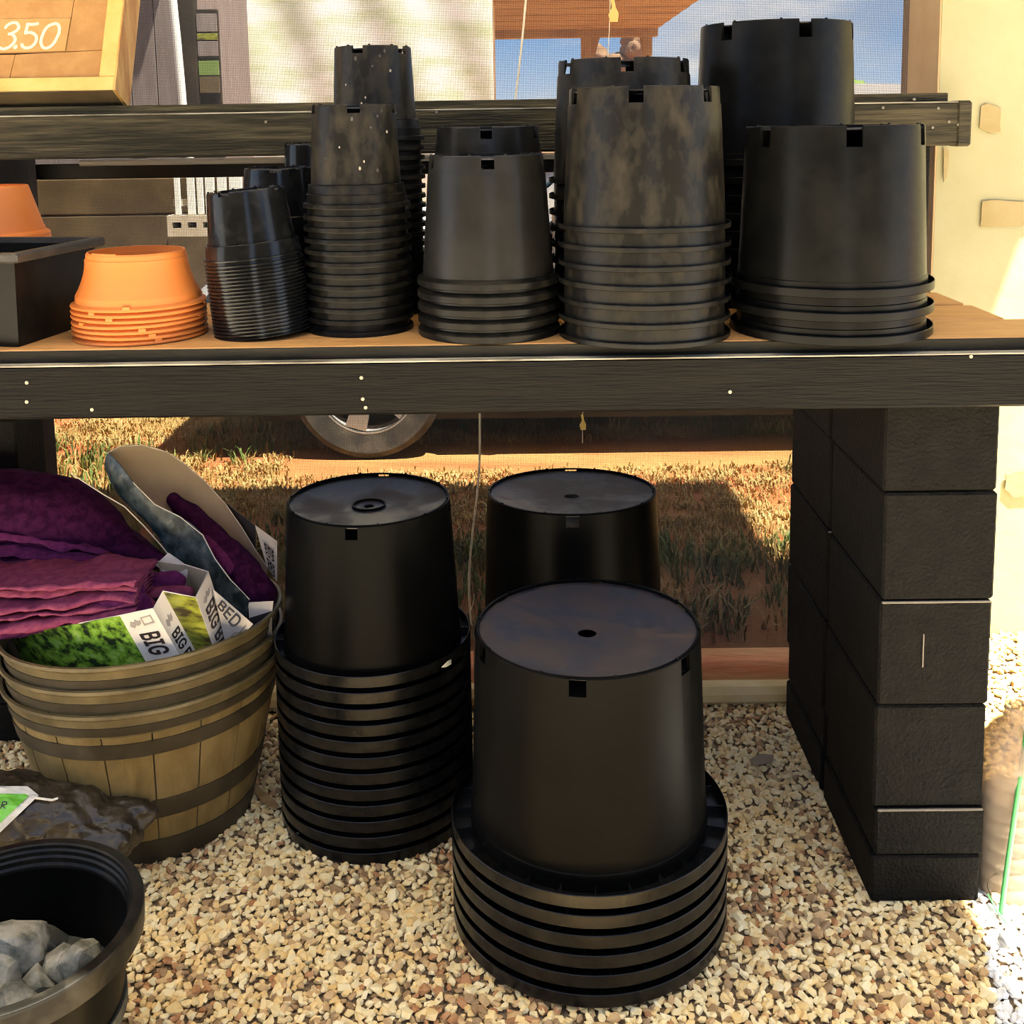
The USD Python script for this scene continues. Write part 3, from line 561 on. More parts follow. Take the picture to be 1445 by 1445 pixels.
glyphs = [[stroke([(8, 39), (15, 33), (24, 33), (26, 40), (19, 46), (13, 48)]), stroke([(13, 48), (20, 51), (21, 58), (15, 65), (6, 69), (-2, 66)])],
          [LineString([suv(21.5, 67), suv(22.2, 66)]).buffer(.0042)],
          [stroke([(53, 33.5), (44, 34.5), (39, 34)]), stroke([(39.5, 34), (37.5, 41), (36, 47)]), stroke([(36, 47), (44, 46), (51, 51), (50, 60), (42, 67), (34, 67), (31, 63)])],
          [LineString(spline(np.c_[np.array([suv(*q, .0095) for q in [(76, 34), (67, 38), (60, 50), (58, 61), (63, 68), (72, 65), (80, 54), (84, 42), (81, 34), (75, 34)]]), np.zeros(10)], 50)[:, :2]).buffer(.0033)]]
for gname, gl in zip(['digit_three', 'decimal_point', 'digit_five', 'digit_zero'], glyphs):
    u = shapely.union_all(gl); q = trimesh.util.concatenate([trimesh.creation.extrude_polygon(g, .0012, engine='earcut') for g in getattr(u, 'geoms', [u])]); v = np.array(q.vertices)
    part(gname, fixn(sgm(trimesh.Trimesh(np.c_[v[:, 0], .0090+v[:, 2], v[:, 1]], q.faces, process=False))), M['chalk'], sg, False)

# ------------------------------------------------------------------ half barrels, nested
def br(z): return np.interp(z, [0, .08, .16, .24, .33], [.190, .2105, .2300, .2490, .2680])
def rim_at(c, rot):
    m = Gf.Rotation(Gf.Vec3d(0, 1, 0), rot[1])*Gf.Rotation(Gf.Vec3d(1, 0, 0), rot[0])
    return tuple(np.array(c)-np.array(m.TransformDir(Gf.Vec3d(0, 0, .33))))
def barrel(label, loc, rot):
    o = thing('barrel_planter', label, 'planter', loc, rot, 'half barrel planters nested')
    n = 18
    for k in range(n):
        a0, a1 = 2*math.pi*k/n, 2*math.pi*(k+1)/n; th = np.linspace(a0+.006, a1-.006, 6); zs = np.linspace(.008, .300, 9)
        A, Z = np.meshgrid(th, zs); R = br(Z)-.0015*(np.abs((A-(a0+a1)/2)/((a1-a0)/2))**6)
        Pm = np.dstack([R*np.cos(A), R*np.sin(A), Z]); Q = np.dstack([(R-.003)*np.cos(A), (R-.003)*np.sin(A), Z]); part('stave', grid_solid(Pm, Q), M['stave'], o, 40)
    for z0, z1 in ((0, .050), (.098, .138), (.238, .268), (.2865, .3035)):  # uppermost band is part hoop, part painted shade under the lip
        part('hoop', T(ring([(br(z0)-.003, z0), (br(z0)+.0018, z0), (br(z1)+.0018, z1), (br(z1)-.003, z1)], 128)), M['hoop'], o)
    part('lip', T(ring([(br(.282)-.003, .282), (br(.282)+.0012, .283), (br(.30)+.0012, .305), (br(.32)+.001, .319), (br(.33)+.0050, .324), (br(.33)+.0045, .330), (br(.33)-.001, .331), (br(.33)-.0035, .327), (br(.30)-.0035, .30), (br(.282)-.0035, .282)], 128)), M['lip'], o)
    part('liner', T(ring([(0, .006), (br(.02)-.0034, .006), (br(.30)-.0034, .30), (br(.30)-.005, .30), (br(.02)-.006, .010), (0, .010)], 96)), M['hoop'], o)
    return o
BX, BY = -1.372, .330
b0 = barrel('lowest half wine barrel planter of the nested three, standing on the gravel', rim_at((BX, BY, .318), (-3, -1.4, 10)), (-3, -1.4, 10))
dup(b0, 'middle half barrel planter of the nested three', rim_at((BX, BY, .364), (-3.2, -1.6, 47)), (-3.2, -1.6, 47))
dup(b0, 'topmost half barrel planter of the nested three, holding the purple grow bags', rim_at((BX, BY, .408), (-3.4, -1.8, 81)), (-3.4, -1.8, 81))

def folded(path, w, h, layers, seed, th=.0028, wob=.010, lean=.35):
    """Cloth folded to and fro in layers, swept along a path: w deep, h high at each path point."""
    n = 64; p = spline(path, n); ww = np.interp(np.linspace(0, 1, n), np.linspace(0, 1, len(w)), w); hh = np.interp(np.linspace(0, 1, n), np.linspace(0, 1, len(h)), h)
    q = np.random.default_rng(seed); cs = []; reach = q.uniform(.82, 1.15, layers+1)
    for i in range(layers):
        z0, z1 = i/layers-.5, (i+1)/layers-.5; sgn = 1 if i % 2 else -1
        for k in np.linspace(-1, 1, 9)[:-1]: cs.append((sgn*k*.5*reach[i], z0+.04*(k+1)/layers))
        for a in np.linspace(-1.4, 1.4, 6): cs.append((sgn*(.5*reach[i]+.06*math.cos(a)), (z0+z1)/2+.5/layers*math.sin(a)))
    cs = np.array(cs); G = np.zeros((n, len(cs), 3)); s_ = np.linspace(0, 1, n)[:, None]
    c, z = cs[None, :, 0], cs[None, :, 1]
    big = meshkit.fbm(np.dstack([s_*5+0*c, c*1.5+0*s_, z*3+0*s_]), 3, seed)-.5; fine = meshkit.fbm(np.dstack([s_*9+0*c, c*4+0*s_, z*9+0*s_]), 3, seed+3)-.5
    G[..., 0] = p[:, None, 0]+fine*wob; G[..., 1] = p[:, None, 1]+c*ww[:, None]+z*hh[:, None]*lean+big*wob*2; G[..., 2] = p[:, None, 2]+z*hh[:, None]+big*wob*1.6+fine*wob
    du, dv = np.gradient(G, axis=1), np.gradient(G, axis=0); N = np.cross(du, dv); N /= np.maximum(np.linalg.norm(N, axis=2, keepdims=True), 1e-9)
    t = grid_solid(G+N*th/2, G-N*th/2); t.fix_normals(); return t

# ------------------------------------------------------------------ grow bags: rolled purple fabric in printed card sleeves
def rolls(chains, y0=.3):
    return [[(at(px, py, y), r*pxm(y)) for px, py, y, r in ch] for ch in chains]
def A3(pts): return [at(*p) for p in pts]
g1 = thing('grow_bag', 'front purple fabric grow bag with green vegetable picture and bold black print in the barrel', 'grow bag')
part('folded_fabric', folded(A3([(-60, 838, .27), (20, 836, .255), (90, 832, .235), (150, 828, .22), (206, 826, .205)]), [.16, .15, .13, .10], [.095, .088, .075, .052], 9, 31, wob=.017), M['fabric_rose'], g1, True)
part('fabric', blob(rolls([[(-60, 885, .24, 24), (30, 878, .22, 23), (100, 866, .20, 22), (150, 858, .18, 21), (188, 850, .17, 17)],
    [(150, 858, .18, 20), (200, 850, .18, 14), (210, 868, .17, 10)], [(100, 880, .2, 22), (180, 872, .16, 12)]]), .005, 4, .007, 24, 3, (.35, 1, 1.6)), M['fabric'], g1, True)
part('folded_edge', blob(rolls([[(133, 832, .215, 7), (175, 821, .205, 9), (193, 821, .195, 8), (199, 834, .190, 7), (190, 843, .185, 6)]]), .004, 4, .003, 40, 4), M['fabric'], g1, True)
G, N, s = sheet(A3([(17, 899, .270), (60, 889, .185), (115, 879, .135), (169, 868.5, .110)]), A3([(85, 1050, .36), (140, 1060, .30), (210, 1060, .265), (278, 1060, .245)]), 20, 8); part('picture_panel', fixn(s), M['photo_green'], g1, 40, 'printed picture of leafy vegetables')
q = A3([(169, 868.5, .110), (216, 858.5, .104), (331, 1060, .235), (278, 1060, .245)])
G, N, s = sheet(q[:2], [q[3], q[2]], 6, 6); part('label_band', fixn(s), M['card_white'], g1, 40)
part('lettering', on_quad(sub_rect(turned(words('BIG BAG BED')), .24, .335, .82, .865), *q), M['ink'], g1, False)
part('logo', on_quad(sub_rect(trimesh.creation.extrude_polygon(Polygon([(0, .3), (.2, .75), (.45, .55), (.6, .9), (.8, .6), (1, .75), (.95, .35), (.7, .2), (.5, .35), (.3, .05)]), .0008, engine='earcut'), .13, .905, .48, .968), *q), M['ink_grey'], g1, False)
part('logo_text', on_quad(sub_rect(trimesh.creation.extrude_polygon(Polygon([(0, 0), (1, .1), (1, 1), (0, .9)], [[(.1, .15), (.1, .8), (.9, .88), (.9, .25)]]), .0008, engine='earcut'), .52, .912, .84, .97), *q), M['ink_grey'], g1, False)
part('sleeve_edge', tube(A3([(-20, 903, .30), (17, 899, .270), (60, 889, .185), (115, 879, .135), (169, 868.5, .110), (216, 858.5, .104)]), .0012, 6), M['card_white'], g1, True)

g2 = thing('grow_bag', 'middle purple grow bag, its white card sleeve open above an olive leaf picture', 'grow bag')
part('fabric', blob(rolls([[(196, 826, .27, 12), (216, 821, .26, 13), (245, 816, .25, 12), (254, 820, .25, 10)]]), .005, 5, .003, 40, 6), M['fabric'], g2, True)
part('folded_edge', blob(rolls([[(200, 838, .24, 8), (239, 835, .23, 9), (266, 836, .22, 9)], [(197, 850, .22, 16), (214, 862, .2, 14)]]), .004, 5, .002, 40, 7), M['fabric_rose'], g2, True)
def face(name, q, m, label=None, n=6): G, N, s = sheet(q[:2], [q[3], q[2]], n, 6); part(name, fixn(s), m, g_, 40, label)
g_ = g2
K1, K2, K3, K4, K5, K6 = at(216, 860, .128), at(230, 834, .150), at(276, 843, .135), at(294, 807, .225), at(262, 797, .27), at(222, 792, .28)
D1 = lambda p, px, py, y: at(px, py, y)
b1, b2, b3, b4, b5, b6 = at(322, 1045, .25), at(343, 1040, .26), at(345, 1040, .25), at(364, 1030, .30), at(320, 1010, .36), at(290, 1010, .36)
face('label_band', [K1, K2, b2, b1], M['card_white'])
face('picture_panel', [K2, K3, b3, b2], M['photo_olive'], 'printed olive coloured leaf picture')
face('label_band', [K3, K4, b4, b3], M['card_white'])
face('sleeve_back', [K5, K4, b4, b5], M['card']); face('sleeve_back', [K6, K5, b5, b6], M['card'])
part('lettering', on_quad(sub_rect(turned(words('BIG BAG BED')), .18, .38, .80, .80), K1, K2, b2, b1), M['ink'], g2, False)
part('lettering', on_quad(sub_rect(turned(words('BIG BAG BED')), .22, .36, .82, .88), K3, K4, b4, b3), M['ink'], g2, False)
LOGO = trimesh.creation.extrude_polygon(Polygon([(0, .3), (.2, .75), (.45, .55), (.6, .9), (.8, .6), (1, .75), (.95, .35), (.7, .2), (.5, .35), (.3, .05)]), .0008, engine='earcut')
part('logo', on_quad(sub_rect(LOGO, .22, .835, .75, .91), K1, K2, b2, b1), M['ink_grey'], g2, False)
part('logo', on_quad(sub_rect(LOGO, .25, .90, .75, .955), K3, K4, b4, b3), M['ink_grey'], g2, False)
part('sleeve_edge', tube([K1, K2, K3, K4, K5, K6], .0013, 6), M['card_white'], g2, True)
q = A3([(301, 832, .215), (357, 881, .200), (333, 906, .235), (318, 908, .225)])
face('flap', q, M['card_white'], 'white flap printed BED')
q2 = A3([(306, 846, .205), (341, 876, .19), (328, 893, .18), (315, 866, .19)])
part('lettering', on_quad(sub_rect(words('BED'), .02, .04, .98, .96), *A3([(313, 845, .207), (345, 873, .200), (329, 889, .185), (306, 855, .203)]), lift=.0018), M['ink'], g2, False)
part('signature_line', tube(A3([(326, 898, .172), (332, 893, .176), (338, 893, .180), (347, 882, .186)]), .0008, 5), M['ink'], g2, True)
face('backing_flap', A3([(238, 780, .29), (266, 800, .27), (262, 830, .275), (219, 797, .285)]), M['card_white'])

g3 = thing('grow_bag', 'rear grow bag with a gaping beige-lined card sleeve and rolled purple fabric inside', 'grow bag')
g_ = g3
lowlip = [(152, 639, .47), (190, 683, .41), (219, 712, .385), (255, 730, .365), (286, 755, .345), (303, 788, .325), (325, 818, .305), (352, 846, .29)]
G, N, s = sheet(A3(lowlip), A3([(152, 668, .475), (180, 712, .43), (216, 748, .40), (240, 782, .375), (268, 812, .35), (296, 838, .33), (320, 860, .31), (350, 890, .295)]), 28, 8, bulge=-.006); part('picture_panel', fixn(s), M['photo_teal'], g3, 40, 'dark printed foliage picture')
upl = [(152, 639, .47), (168, 630, .49), (200, 628, .51), (236, 638, .52), (264, 657, .52), (289, 679, .51), (318, 711, .49), (341, 744, .465), (361, 777, .44), (377, 800, .42)]
G, N, s = sheet(A3(upl), A3([(153, 642, .472), (172, 664, .455), (205, 700, .44), (236, 722, .43), (262, 738, .425), (288, 757, .415), (312, 790, .40), (335, 822, .385), (355, 846, .37), (372, 860, .36)]), 30, 10, bulge=.012); part('sleeve_inside', fixn(s), M['card'], g3, 40, 'beige inside of the card sleeve')
part('sleeve_edge', tube(A3(lowlip), .0013, 6), M['card_white'], g3, True); part('sleeve_edge', tube(A3(upl), .0010, 6), M['card_white'], g3, True)
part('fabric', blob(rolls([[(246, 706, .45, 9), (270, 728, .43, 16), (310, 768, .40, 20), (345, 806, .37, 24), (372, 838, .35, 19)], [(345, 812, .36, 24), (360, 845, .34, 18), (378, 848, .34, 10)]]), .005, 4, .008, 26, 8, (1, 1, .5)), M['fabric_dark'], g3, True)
part('folded_edge', blob(rolls([[(290, 762, .385, 8), (318, 790, .365, 12), (345, 822, .345, 12), (352, 834, .34, 9)]]), .004, 5, .002, 40, 9), M['fabric'], g3, True)
face('outer_label', A3([(319, 710, .50), (361, 742, .475), (361, 790, .455), (340, 748, .48)]), M['ink'], 'black outer part of the sleeve')
face('label_band', A3([(360, 741, .475), (391, 764, .45), (391, 822, .43), (376, 798, .435)]), M['card_white'])
part('lettering', on_quad(sub_rect(turned(words('BIG BED')), .30, .02, .85, .70), *A3([(360, 741, .470), (391, 764, .445), (391, 822, .425), (376, 798, .43)]), lift=.002), M['ink'], g3, False)
face('label_band', A3([(350, 850, .292), (386, 848, .30), (384, 864, .295), (352, 876, .285)]), M['card_white']); face('dark_band', A3([(352, 872, .285), (384, 862, .295), (384, 905, .285), (352, 915, .275)]), M['ink'])

g4 = thing('grow_bag', 'large dark purple fabric grow bag bundle heaped at the back left of the barrel', 'grow bag')
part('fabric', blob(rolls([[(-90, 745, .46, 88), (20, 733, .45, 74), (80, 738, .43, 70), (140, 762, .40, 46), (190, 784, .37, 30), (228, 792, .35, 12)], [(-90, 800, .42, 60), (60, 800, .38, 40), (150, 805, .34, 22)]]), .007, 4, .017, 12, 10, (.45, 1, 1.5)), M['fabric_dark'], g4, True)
part('folded_fabric', folded(A3([(-60, 772, .37), (20, 772, .36), (90, 778, .345), (170, 789, .325)]), [.10, .09, .07, .04], [.085, .080, .055, .025], 5, 37, wob=.016), M['fabric'], g4, True)
part('sleeve_edge', tube(A3([(100, 668, .40), (145, 697, .385), (176, 715, .375), (203, 742, .365), (226, 768, .355), (248, 795, .345)]), .0013, 6), M['card_white'], g4, True)

# ------------------------------------------------------------------ soil bag, pot of rocks
sb = thing('soil_bag', 'crumpled black plastic soil bag with a green label lying by the barrel', 'bag')
c = lambda px, py, y, r: (at(px, py, y), r)
bag = blob([[c(-90, 1150, .05, .075), c(20, 1150, .05, .070), c(110, 1158, .06, .060), c(165, 1172, .06, .048)], [c(150, 1160, .07, .046), c(195, 1150, .08, .028), c(212, 1146, .085, .012)], [c(120, 1185, .03, .045), c(163, 1188, .03, .030), c(160, 1203, .02, .014)]], .006, 5, .013, 30, 21, (1, 1.8, 1))
v = np.array(bag.vertices); v[:, 2] = np.maximum(v[:, 2], .001); bag = trimesh.Trimesh(v, bag.faces, process=False)
part('bag_body', bag, M['soilbag'], sb, True)
def drape(poly, off, th):
    """Lays a small flat print on the bag: points are carried along the view line onto the bag's skin."""
    from trimesh.ray.ray_pyembree import RayMeshIntersector
    ins = RayMeshIntersector(bag)
    pg = Polygon(poly).segmentize(4.0); tri = trimesh.creation.triangulate_polygon(pg, engine='earcut'); vv, ff = trimesh.remesh.subdivide_to_size(np.c_[tri[0], np.zeros(len(tri[0]))], tri[1], 6.)
    d = np.array([FWD*FPX+RGT*(x-722.5)-UPV*(y-CY) for x, y, _ in vv]); d /= np.linalg.norm(d, axis=1)[:, None]
    loc, ir, it = ins.intersects_location(np.repeat(CAM[None], len(d), 0), d, multiple_hits=False)
    out = np.full((len(d), 3), np.nan); out[ir] = loc; nn = np.zeros((len(d), 3)); nn[ir] = bag.face_normals[it]
    dist = np.nanmean(np.linalg.norm(out-CAM, axis=1)); bad = np.isnan(out[:, 0]); out[bad] = CAM+d[bad]*dist
    up = out+np.array([0, -.35, .94])*off; m = trimesh.Trimesh(up, ff, process=False)
    return m
part('label_border', drape([(-60, 1112), (40, 1113), (56, 1126), (2, 1178), (-60, 1180)], .007, .001), M['white_print'], sb, True)
part('label_print', drape([(-60, 1124), (38, 1125), (42, 1128), (-2, 1170), (-60, 1172)], .009, .001), M['green_print'], sb, True)
q = A3([(-1, 1136, .02), (12, 1136, .02), (9, 1147, .02), (-4, 1147, .02)])
def on_bag(pts, w): return drape(list(LineString(pts).buffer(w).exterior.coords), .0105, .001)
part('lettering', cat(on_bag([(3, 1146), (6, 1137)], .8), on_bag([(6, 1137), (11, 1137), (11.5, 1140), (5, 1142), (9, 1146)], .8), on_bag([(-7, 1146), (-4, 1137), (1, 1137)], .8), on_bag([(-6, 1142), (-2, 1142)], .7)), M['ink'], sb, False)
part('tape_tail', tube(A3([(50, 1126, -.005), (66, 1128, -.012), (74, 1129, -.012), (82, 1126, -.012)]), .0022, 6), M['white_print'], sb, True)

CP = np.array([-1.322, -.405])
op = thing('plant_pot', 'open upright black pot of grey rocks in the front left corner', 'plant pot', (CP[0], CP[1], 0))
part('body', T(ring([(0, 0), (.125, 0), (.128, .003), (.158, .262), (.155, .262), (.125, .010), (0, .008)], 128)), M['pot_floor'], op)
part('rim', T(ring([(.156, .255), (.176, .256), (.1795, .259), (.181, .290), (.179, .2945), (.176, .296), (.166, .296), (.1635, .294), (.163, .289), (.1605, .286), (.1605, .280), (.158, .277), (.158, .270), (.1555, .266), (.1555, .255)], 128)), M['pot_dusty'], op)
rl = [('large pale grey rock at the left of the pile in the front pot', 22, 1338, .050, 0), ('small slab of dark rock behind the pale rocks in the front pot', 70, 1326, .026, 1), ('right-hand pale grey rock in the front pot', 112, 1352, .034, 0),
      ('pale rock leaning on the right-hand rock in the front pot', 88, 1366, .030, 0), ('small angular grey rock at the front of the pile', 52, 1388, .029, 0), ('grey rock below the large one, at the picture edge', 12, 1370, .036, 0),
      ('grey rock at the lower left corner, nearest the rim', 18, 1414, .032, 0)]
for i, (lab, px, py, r, dk) in enumerate(rl):
    q = np.random.default_rng(100+i); v = q.normal(size=(26, 3)); v /= np.linalg.norm(v, axis=1)[:, None]; v *= q.uniform(.78, 1.1, (26, 1))*np.array([1.15, .95, .42 if dk else .85])
    h = T(Manifold.hull_points(v).refine(4)); vv = np.array(h.vertices); h = trimesh.Trimesh(vv*(1+.16*(meshkit.fbm(vv*2.6, 3, i)-.5))[:, None], h.faces, process=False); h.apply_scale(r)
    rr = FWD*FPX+RGT*(px-722.5)-UPV*(py-CY); z = .215 + (.012 if i in (0, 2) else 0); p = CAM+rr*((z-CAM[2])/rr[2])
    h.apply_transform(trimesh.transformations.euler_matrix(*q.uniform(-.5, .5, 2), q.uniform(0, 6))); h.apply_translation(p)
    solo('rock', h, M['rock_dark'] if dk else M['rock'], lab, 'rock', 28, 'rocks in the front pot')
fill = trimesh.creation.cylinder(.1500, .02, 48, transform=trimesh.transformations.translation_matrix((CP[0], CP[1], .150))); solo('potting_mix', fill, M['rock_dark'], 'dark potting mix under the rocks in the front pot', 'soil', 30, kind='stuff')

# ------------------------------------------------------------------ small things on the gravel
bo = thing('plastic_bottle', 'clear ribbed plastic container cut off by the right edge, beside the block pillar', 'bottle', (.262, .045, .0))
prof = [(0, .002)]; zz = np.linspace(.0, .27, 90); rb = .058+.0028*np.abs(np.sin(zz*math.pi/.030))
prof = [(.0, .001)] + [(r, z+.001) for r, z in zip(rb, zz)] + [(.052, .285), (.040, .305), (.022, .318), (.021, .345), (.0195, .345), (.0205, .317), (.038, .303), (.050, .284)] + [(r-.0012, z+.002) for r, z in zip(rb[::-1], zz[::-1])] + [(0, .003)]
part('container', T(ring(prof, 64)), M['bottle'], bo)
part('dried_mix', T(Manifold.cylinder(.17, .0545, .0545, 40).translate((0, 0, .004))), noisy('brown_bottle_fill', (.10, .065, .03), (.20, .13, .07), 20, .8), bo)
st_ = [at(1412, 1292, -.045), at(1424, 1205, -.03), at(1437, 1115, -.012), at(1452, 1010, .01)]
solo('plant_stake', tube(spline(st_, 16), .0047, 10), M['stake'], 'green plastic plant stake leaning against the clear container', 'stake', True)
solo('twine', tube(spline([at(1394, 1262, -.02), at(1400, 1272, -.03), at(1411, 1291, -.05), at(1425, 1305, -.06), at(1440, 1318, -.06), at(1460, 1330, -.06)], 40), .0020, 8), M['stake'], 'thin green twine lying at the foot of the stake', 'twine', True)
solo('twine', tube(spline([at(1399, 1262, -.01), at(1394, 1248, -.005), at(1398, 1238, .0), at(1407, 1232, .0)], 24), .0013, 6), M['frame_dark'], 'short dark twine loop by the pillar foot', 'twine', True)
q = np.random.default_rng(5); v = q.normal(size=(24, 3)); v /= np.linalg.norm(v, axis=1)[:, None]; h = T(Manifold.hull_points(v*[.019, .016, .016]).refine(3)); h.apply_translation(at(1424, 1332, -.105)*[1, 1, 0]+[0, 0, .012])
solo('stone', h, noisy('blue_grey_stone', (.20, .20, .20), (.28, .28, .28), 40, .7), 'round blue-grey stone among sunlit-white pebbles by the green twine', 'stone', 50)
def leaf(name, pts, z, m, label, catg):
    p = np.array([(FWD*FPX+RGT*(x-722.5)-UPV*(y-CY)) for x, y in pts]); p = CAM+p*((z-CAM[2])/p[:, 2])[:, None]
    mid = p.mean(0); k = len(p); V = np.vstack([p+[0, 0, .001], [mid+[0, 0, .006]], p-[0, 0, .0003], [mid+[0, 0, .0045]]]); F = []
    for i in range(k):
        j = (i+1) % k; F += [(i, j, k), (j+k+1, i+k+1, 2*k+1), (i, i+k+1, j), (j, i+k+1, j+k+1)]
    t = trimesh.Trimesh(V, F, process=False); t.fix_normals(); solo(name, t, m, label, catg, 50)
leaf('dry_leaf', [(352, 1102), (360, 1106), (380, 1122), (393, 1135), (390, 1142), (372, 1134), (360, 1120)], .012, M['leaf'], 'curled dry brown leaf between the barrel and the tall stack', 'leaf')
leaf('dry_leaf', [(1398, 1252), (1404, 1244), (1414, 1246), (1416, 1262), (1408, 1276), (1400, 1270)], .014, M['leaf'], 'brown leaf at the foot of the green stake', 'leaf')
leaf('bark_chip', [(1058, 1072), (1072, 1064), (1092, 1066), (1090, 1076), (1066, 1080)], .012, M['bark'], 'flat brown bark chip on the gravel left of the pillar', 'bark chip')
leaf('petal', [(623, 942), (632, 934), (637, 931), (637, 937), (630, 941)], .378, M['chalk'], 'pale petal caught on the rim of the tall stack', 'petal')
solo('twig', tube([at(1387, 1094, .40), at(1398, 1100, .40), at(1412, 1106, .38)], .002, 6), M['bark'], 'dry twig at the foot of the cream wall', 'twig', True)
solo('twig', tube([at(1386, 1176, .14), at(1398, 1180, .14), at(1411, 1188, .13)], .0022, 6), M['card_white'], 'pale twig beside the block pillar', 'twig', True)

# cords hanging at the screen
cd = thing('blind_cord', 'cream cord hanging down the screen between the two rear floor stacks', 'cord')
part('cord', tube(spline(A3([(746, -40, .88), (742, 0, .88), (738, 45, .88), (725, 160, .88), (700, 380, .88), (677, 585, .88), (677, 640, .88), (673, 700, .87), (665, 770, .86), (662, 820, .86), (665, 882, .86)]), 60), .0026, 8), M['cord'], cd, True)
part('loose_end', tube(spline(A3([(664, 862, .858), (668, 850, .857), (669, 838, .857)]), 8), .0012, 6), M['cord'], cd, True)
c2 = thing('blind_cord', 'thin cord with yellow tags hanging on the screen above the grimy pots', 'cord')
part('cord', tube(A3([(862, -40, .88), (860, 40, .88), (845, 300, .88), (822, 588, .88), (822, 625, .88)]), .0011, 6), M['cord'], c2, True)
def tag(px, py, s):
    p = at(px, py, .878); k = pxm(.878); P_ = [(-.25, 1), (.1, 1), (.3, .2), (.6, -.3), (.5, -1), (-.3, -1), (-.5, -.4), (-.1, .2)]
    m = trimesh.creation.extrude_polygon(Polygon([(x*s*k*.8, z*s*k) for x, z in P_]), .004, engine='earcut'); v = np.array(m.vertices); return fixn(trimesh.Trimesh(np.c_[p[0]+v[:, 0], p[1]+v[:, 2]-.002, p[2]+v[:, 1]], m.faces, process=False))
part('tag', tag(865, 14, 16), M['tape'], c2); part('tag', tag(822, 596, 11), M['tape'], c2)

# ------------------------------------------------------------------ outside: grass, car, shade house, verandah, shed
def tuft(seed, n, h, spread):
    q = np.random.default_rng(seed); V, F = [], []
    for i in range(n):
        a, b = q.uniform(0, 6.28), q.normal(0, spread, 2); L = h*q.uniform(.5, 1.2); w = .004*q.uniform(.6, 1.2); lean = q.uniform(.2, 1.0)*L; d = np.array([math.cos(a), math.sin(a), 0]); s = np.array([-d[1], d[0], 0])
        p0 = np.array([b[0], b[1], 0]); p1 = p0+d*lean*.35+[0, 0, L*.6]; p2 = p0+d*lean+[0, 0, L*.85]; o = len(V)
        V += [p0-s*w, p0+s*w, p1+s*w*.8, p1-s*w*.8, p2]; F += [(o, o+1, o+2), (o, o+2, o+3), (o+3, o+2, o+4)]
    return trimesh.Trimesh(V, F, process=False)
def grass(name, label, mats, pts, scales, h, n, seed):
    g = UsdGeom.PointInstancer.Define(stage, free('/World', name)); keys(g.GetPrim(), label, 'grass', None, 'stuff')
    for i in range(4):
        q = usdkit.mesh(stage, f'{g.GetPath()}/tuft_{i:03d}', tuft(seed+i, n, h, .03), mats[i % len(mats)]); g.CreatePrototypesRel().AddTarget(q.GetPath())
    q = np.random.default_rng(seed); g.CreateProtoIndicesAttr(q.integers(0, 4, len(pts)).tolist()); g.CreatePositionsAttr([Gf.Vec3f(float(x), float(y), 0.) for x, y in pts])
    g.CreateScalesAttr([Gf.Vec3f(float(s)) for s in scales]); g.CreateOrientationsAttr([quat(0, 0, a) for a in q.uniform(0, 360, len(pts))])
q = np.random.default_rng(77)
pts = np.c_[q.uniform(-4.5, 1.6, 9000), q.uniform(.98, 4.6, 9000)]; f = meshkit.fbm(np.c_[pts[:, 0]*1.1, pts[:, 1]*2.2, pts[:, 0]*0], 4, 9)
bare = (np.abs(pts[:, 1]-(2.72+.05*pts[:, 0])) < .22) & (pts[:, 0] > -1.6)
dry = pts[(f > .42) & ~bare & (pts[:, 1] > 1.5)]; grass('dry_grass', 'straw-coloured dry grass on the sunlit ground beyond the screen', [M['straw']], dry, q.uniform(.6, 1.2, len(dry)), .028, 22, 200)
gr = pts[((f < .44) & ~bare) | (pts[:, 1] < 1.7)]; gr = gr[(gr[:, 0] > -1.75) & (gr[:, 0] < .3) | (gr[:, 1] > 1.02)][::2]; gr = gr[(gr[:, 1] > 1.02)]; grass('green_grass', 'green grass and weeds in the shade just beyond the screen', [M['grass'], M['straw'], M['grass'], M['hill']], gr, q.uniform(.6, 1.4, len(gr)), .065, 14, 300)

car = thing('car', 'white car parked beyond the screen, its front wheel seen under the table', 'car', (0, 2.66, 0))
WX, WR = -1.243, .315
side = Polygon([(-1.93, .24), (-2.02, .42), (-1.98, .66), (-1.80, .82), (-1.2, .93), (-.66, .97), (-.05, 1.46), (.5, 1.52), (1.2, 1.50), (1.75, 1.05), (1.95, .95), (1.98, .5), (1.90, .26), (1.0, .22), (-.8, .22)]).buffer(-.04).buffer(.04)
side = side.difference(shapely.geometry.Point(WX, WR+.01).buffer(.365)).difference(shapely.geometry.Point(1.35, WR+.01).buffer(.365))
def ext(poly, y0, y1):
    m = trimesh.creation.extrude_polygon(poly, y1-y0, engine='earcut'); v = np.array(m.vertices); return fixn(trimesh.Trimesh(np.c_[v[:, 0], y0+v[:, 2], v[:, 1]], m.faces, process=False))
part('body', ext(side, .02, 1.68), M['carpaint'], car, 30)
part('side_window', ext(Polygon([(-.52, .94), (-.08, 1.38), (.40, 1.43), (.42, .92)]), .012, .03), M['carglass'], car)
part('side_window', ext(Polygon([(.48, .92), (.46, 1.43), (1.10, 1.42), (1.45, 1.05), (1.30, .95)]), .012, .03), M['carglass'], car)
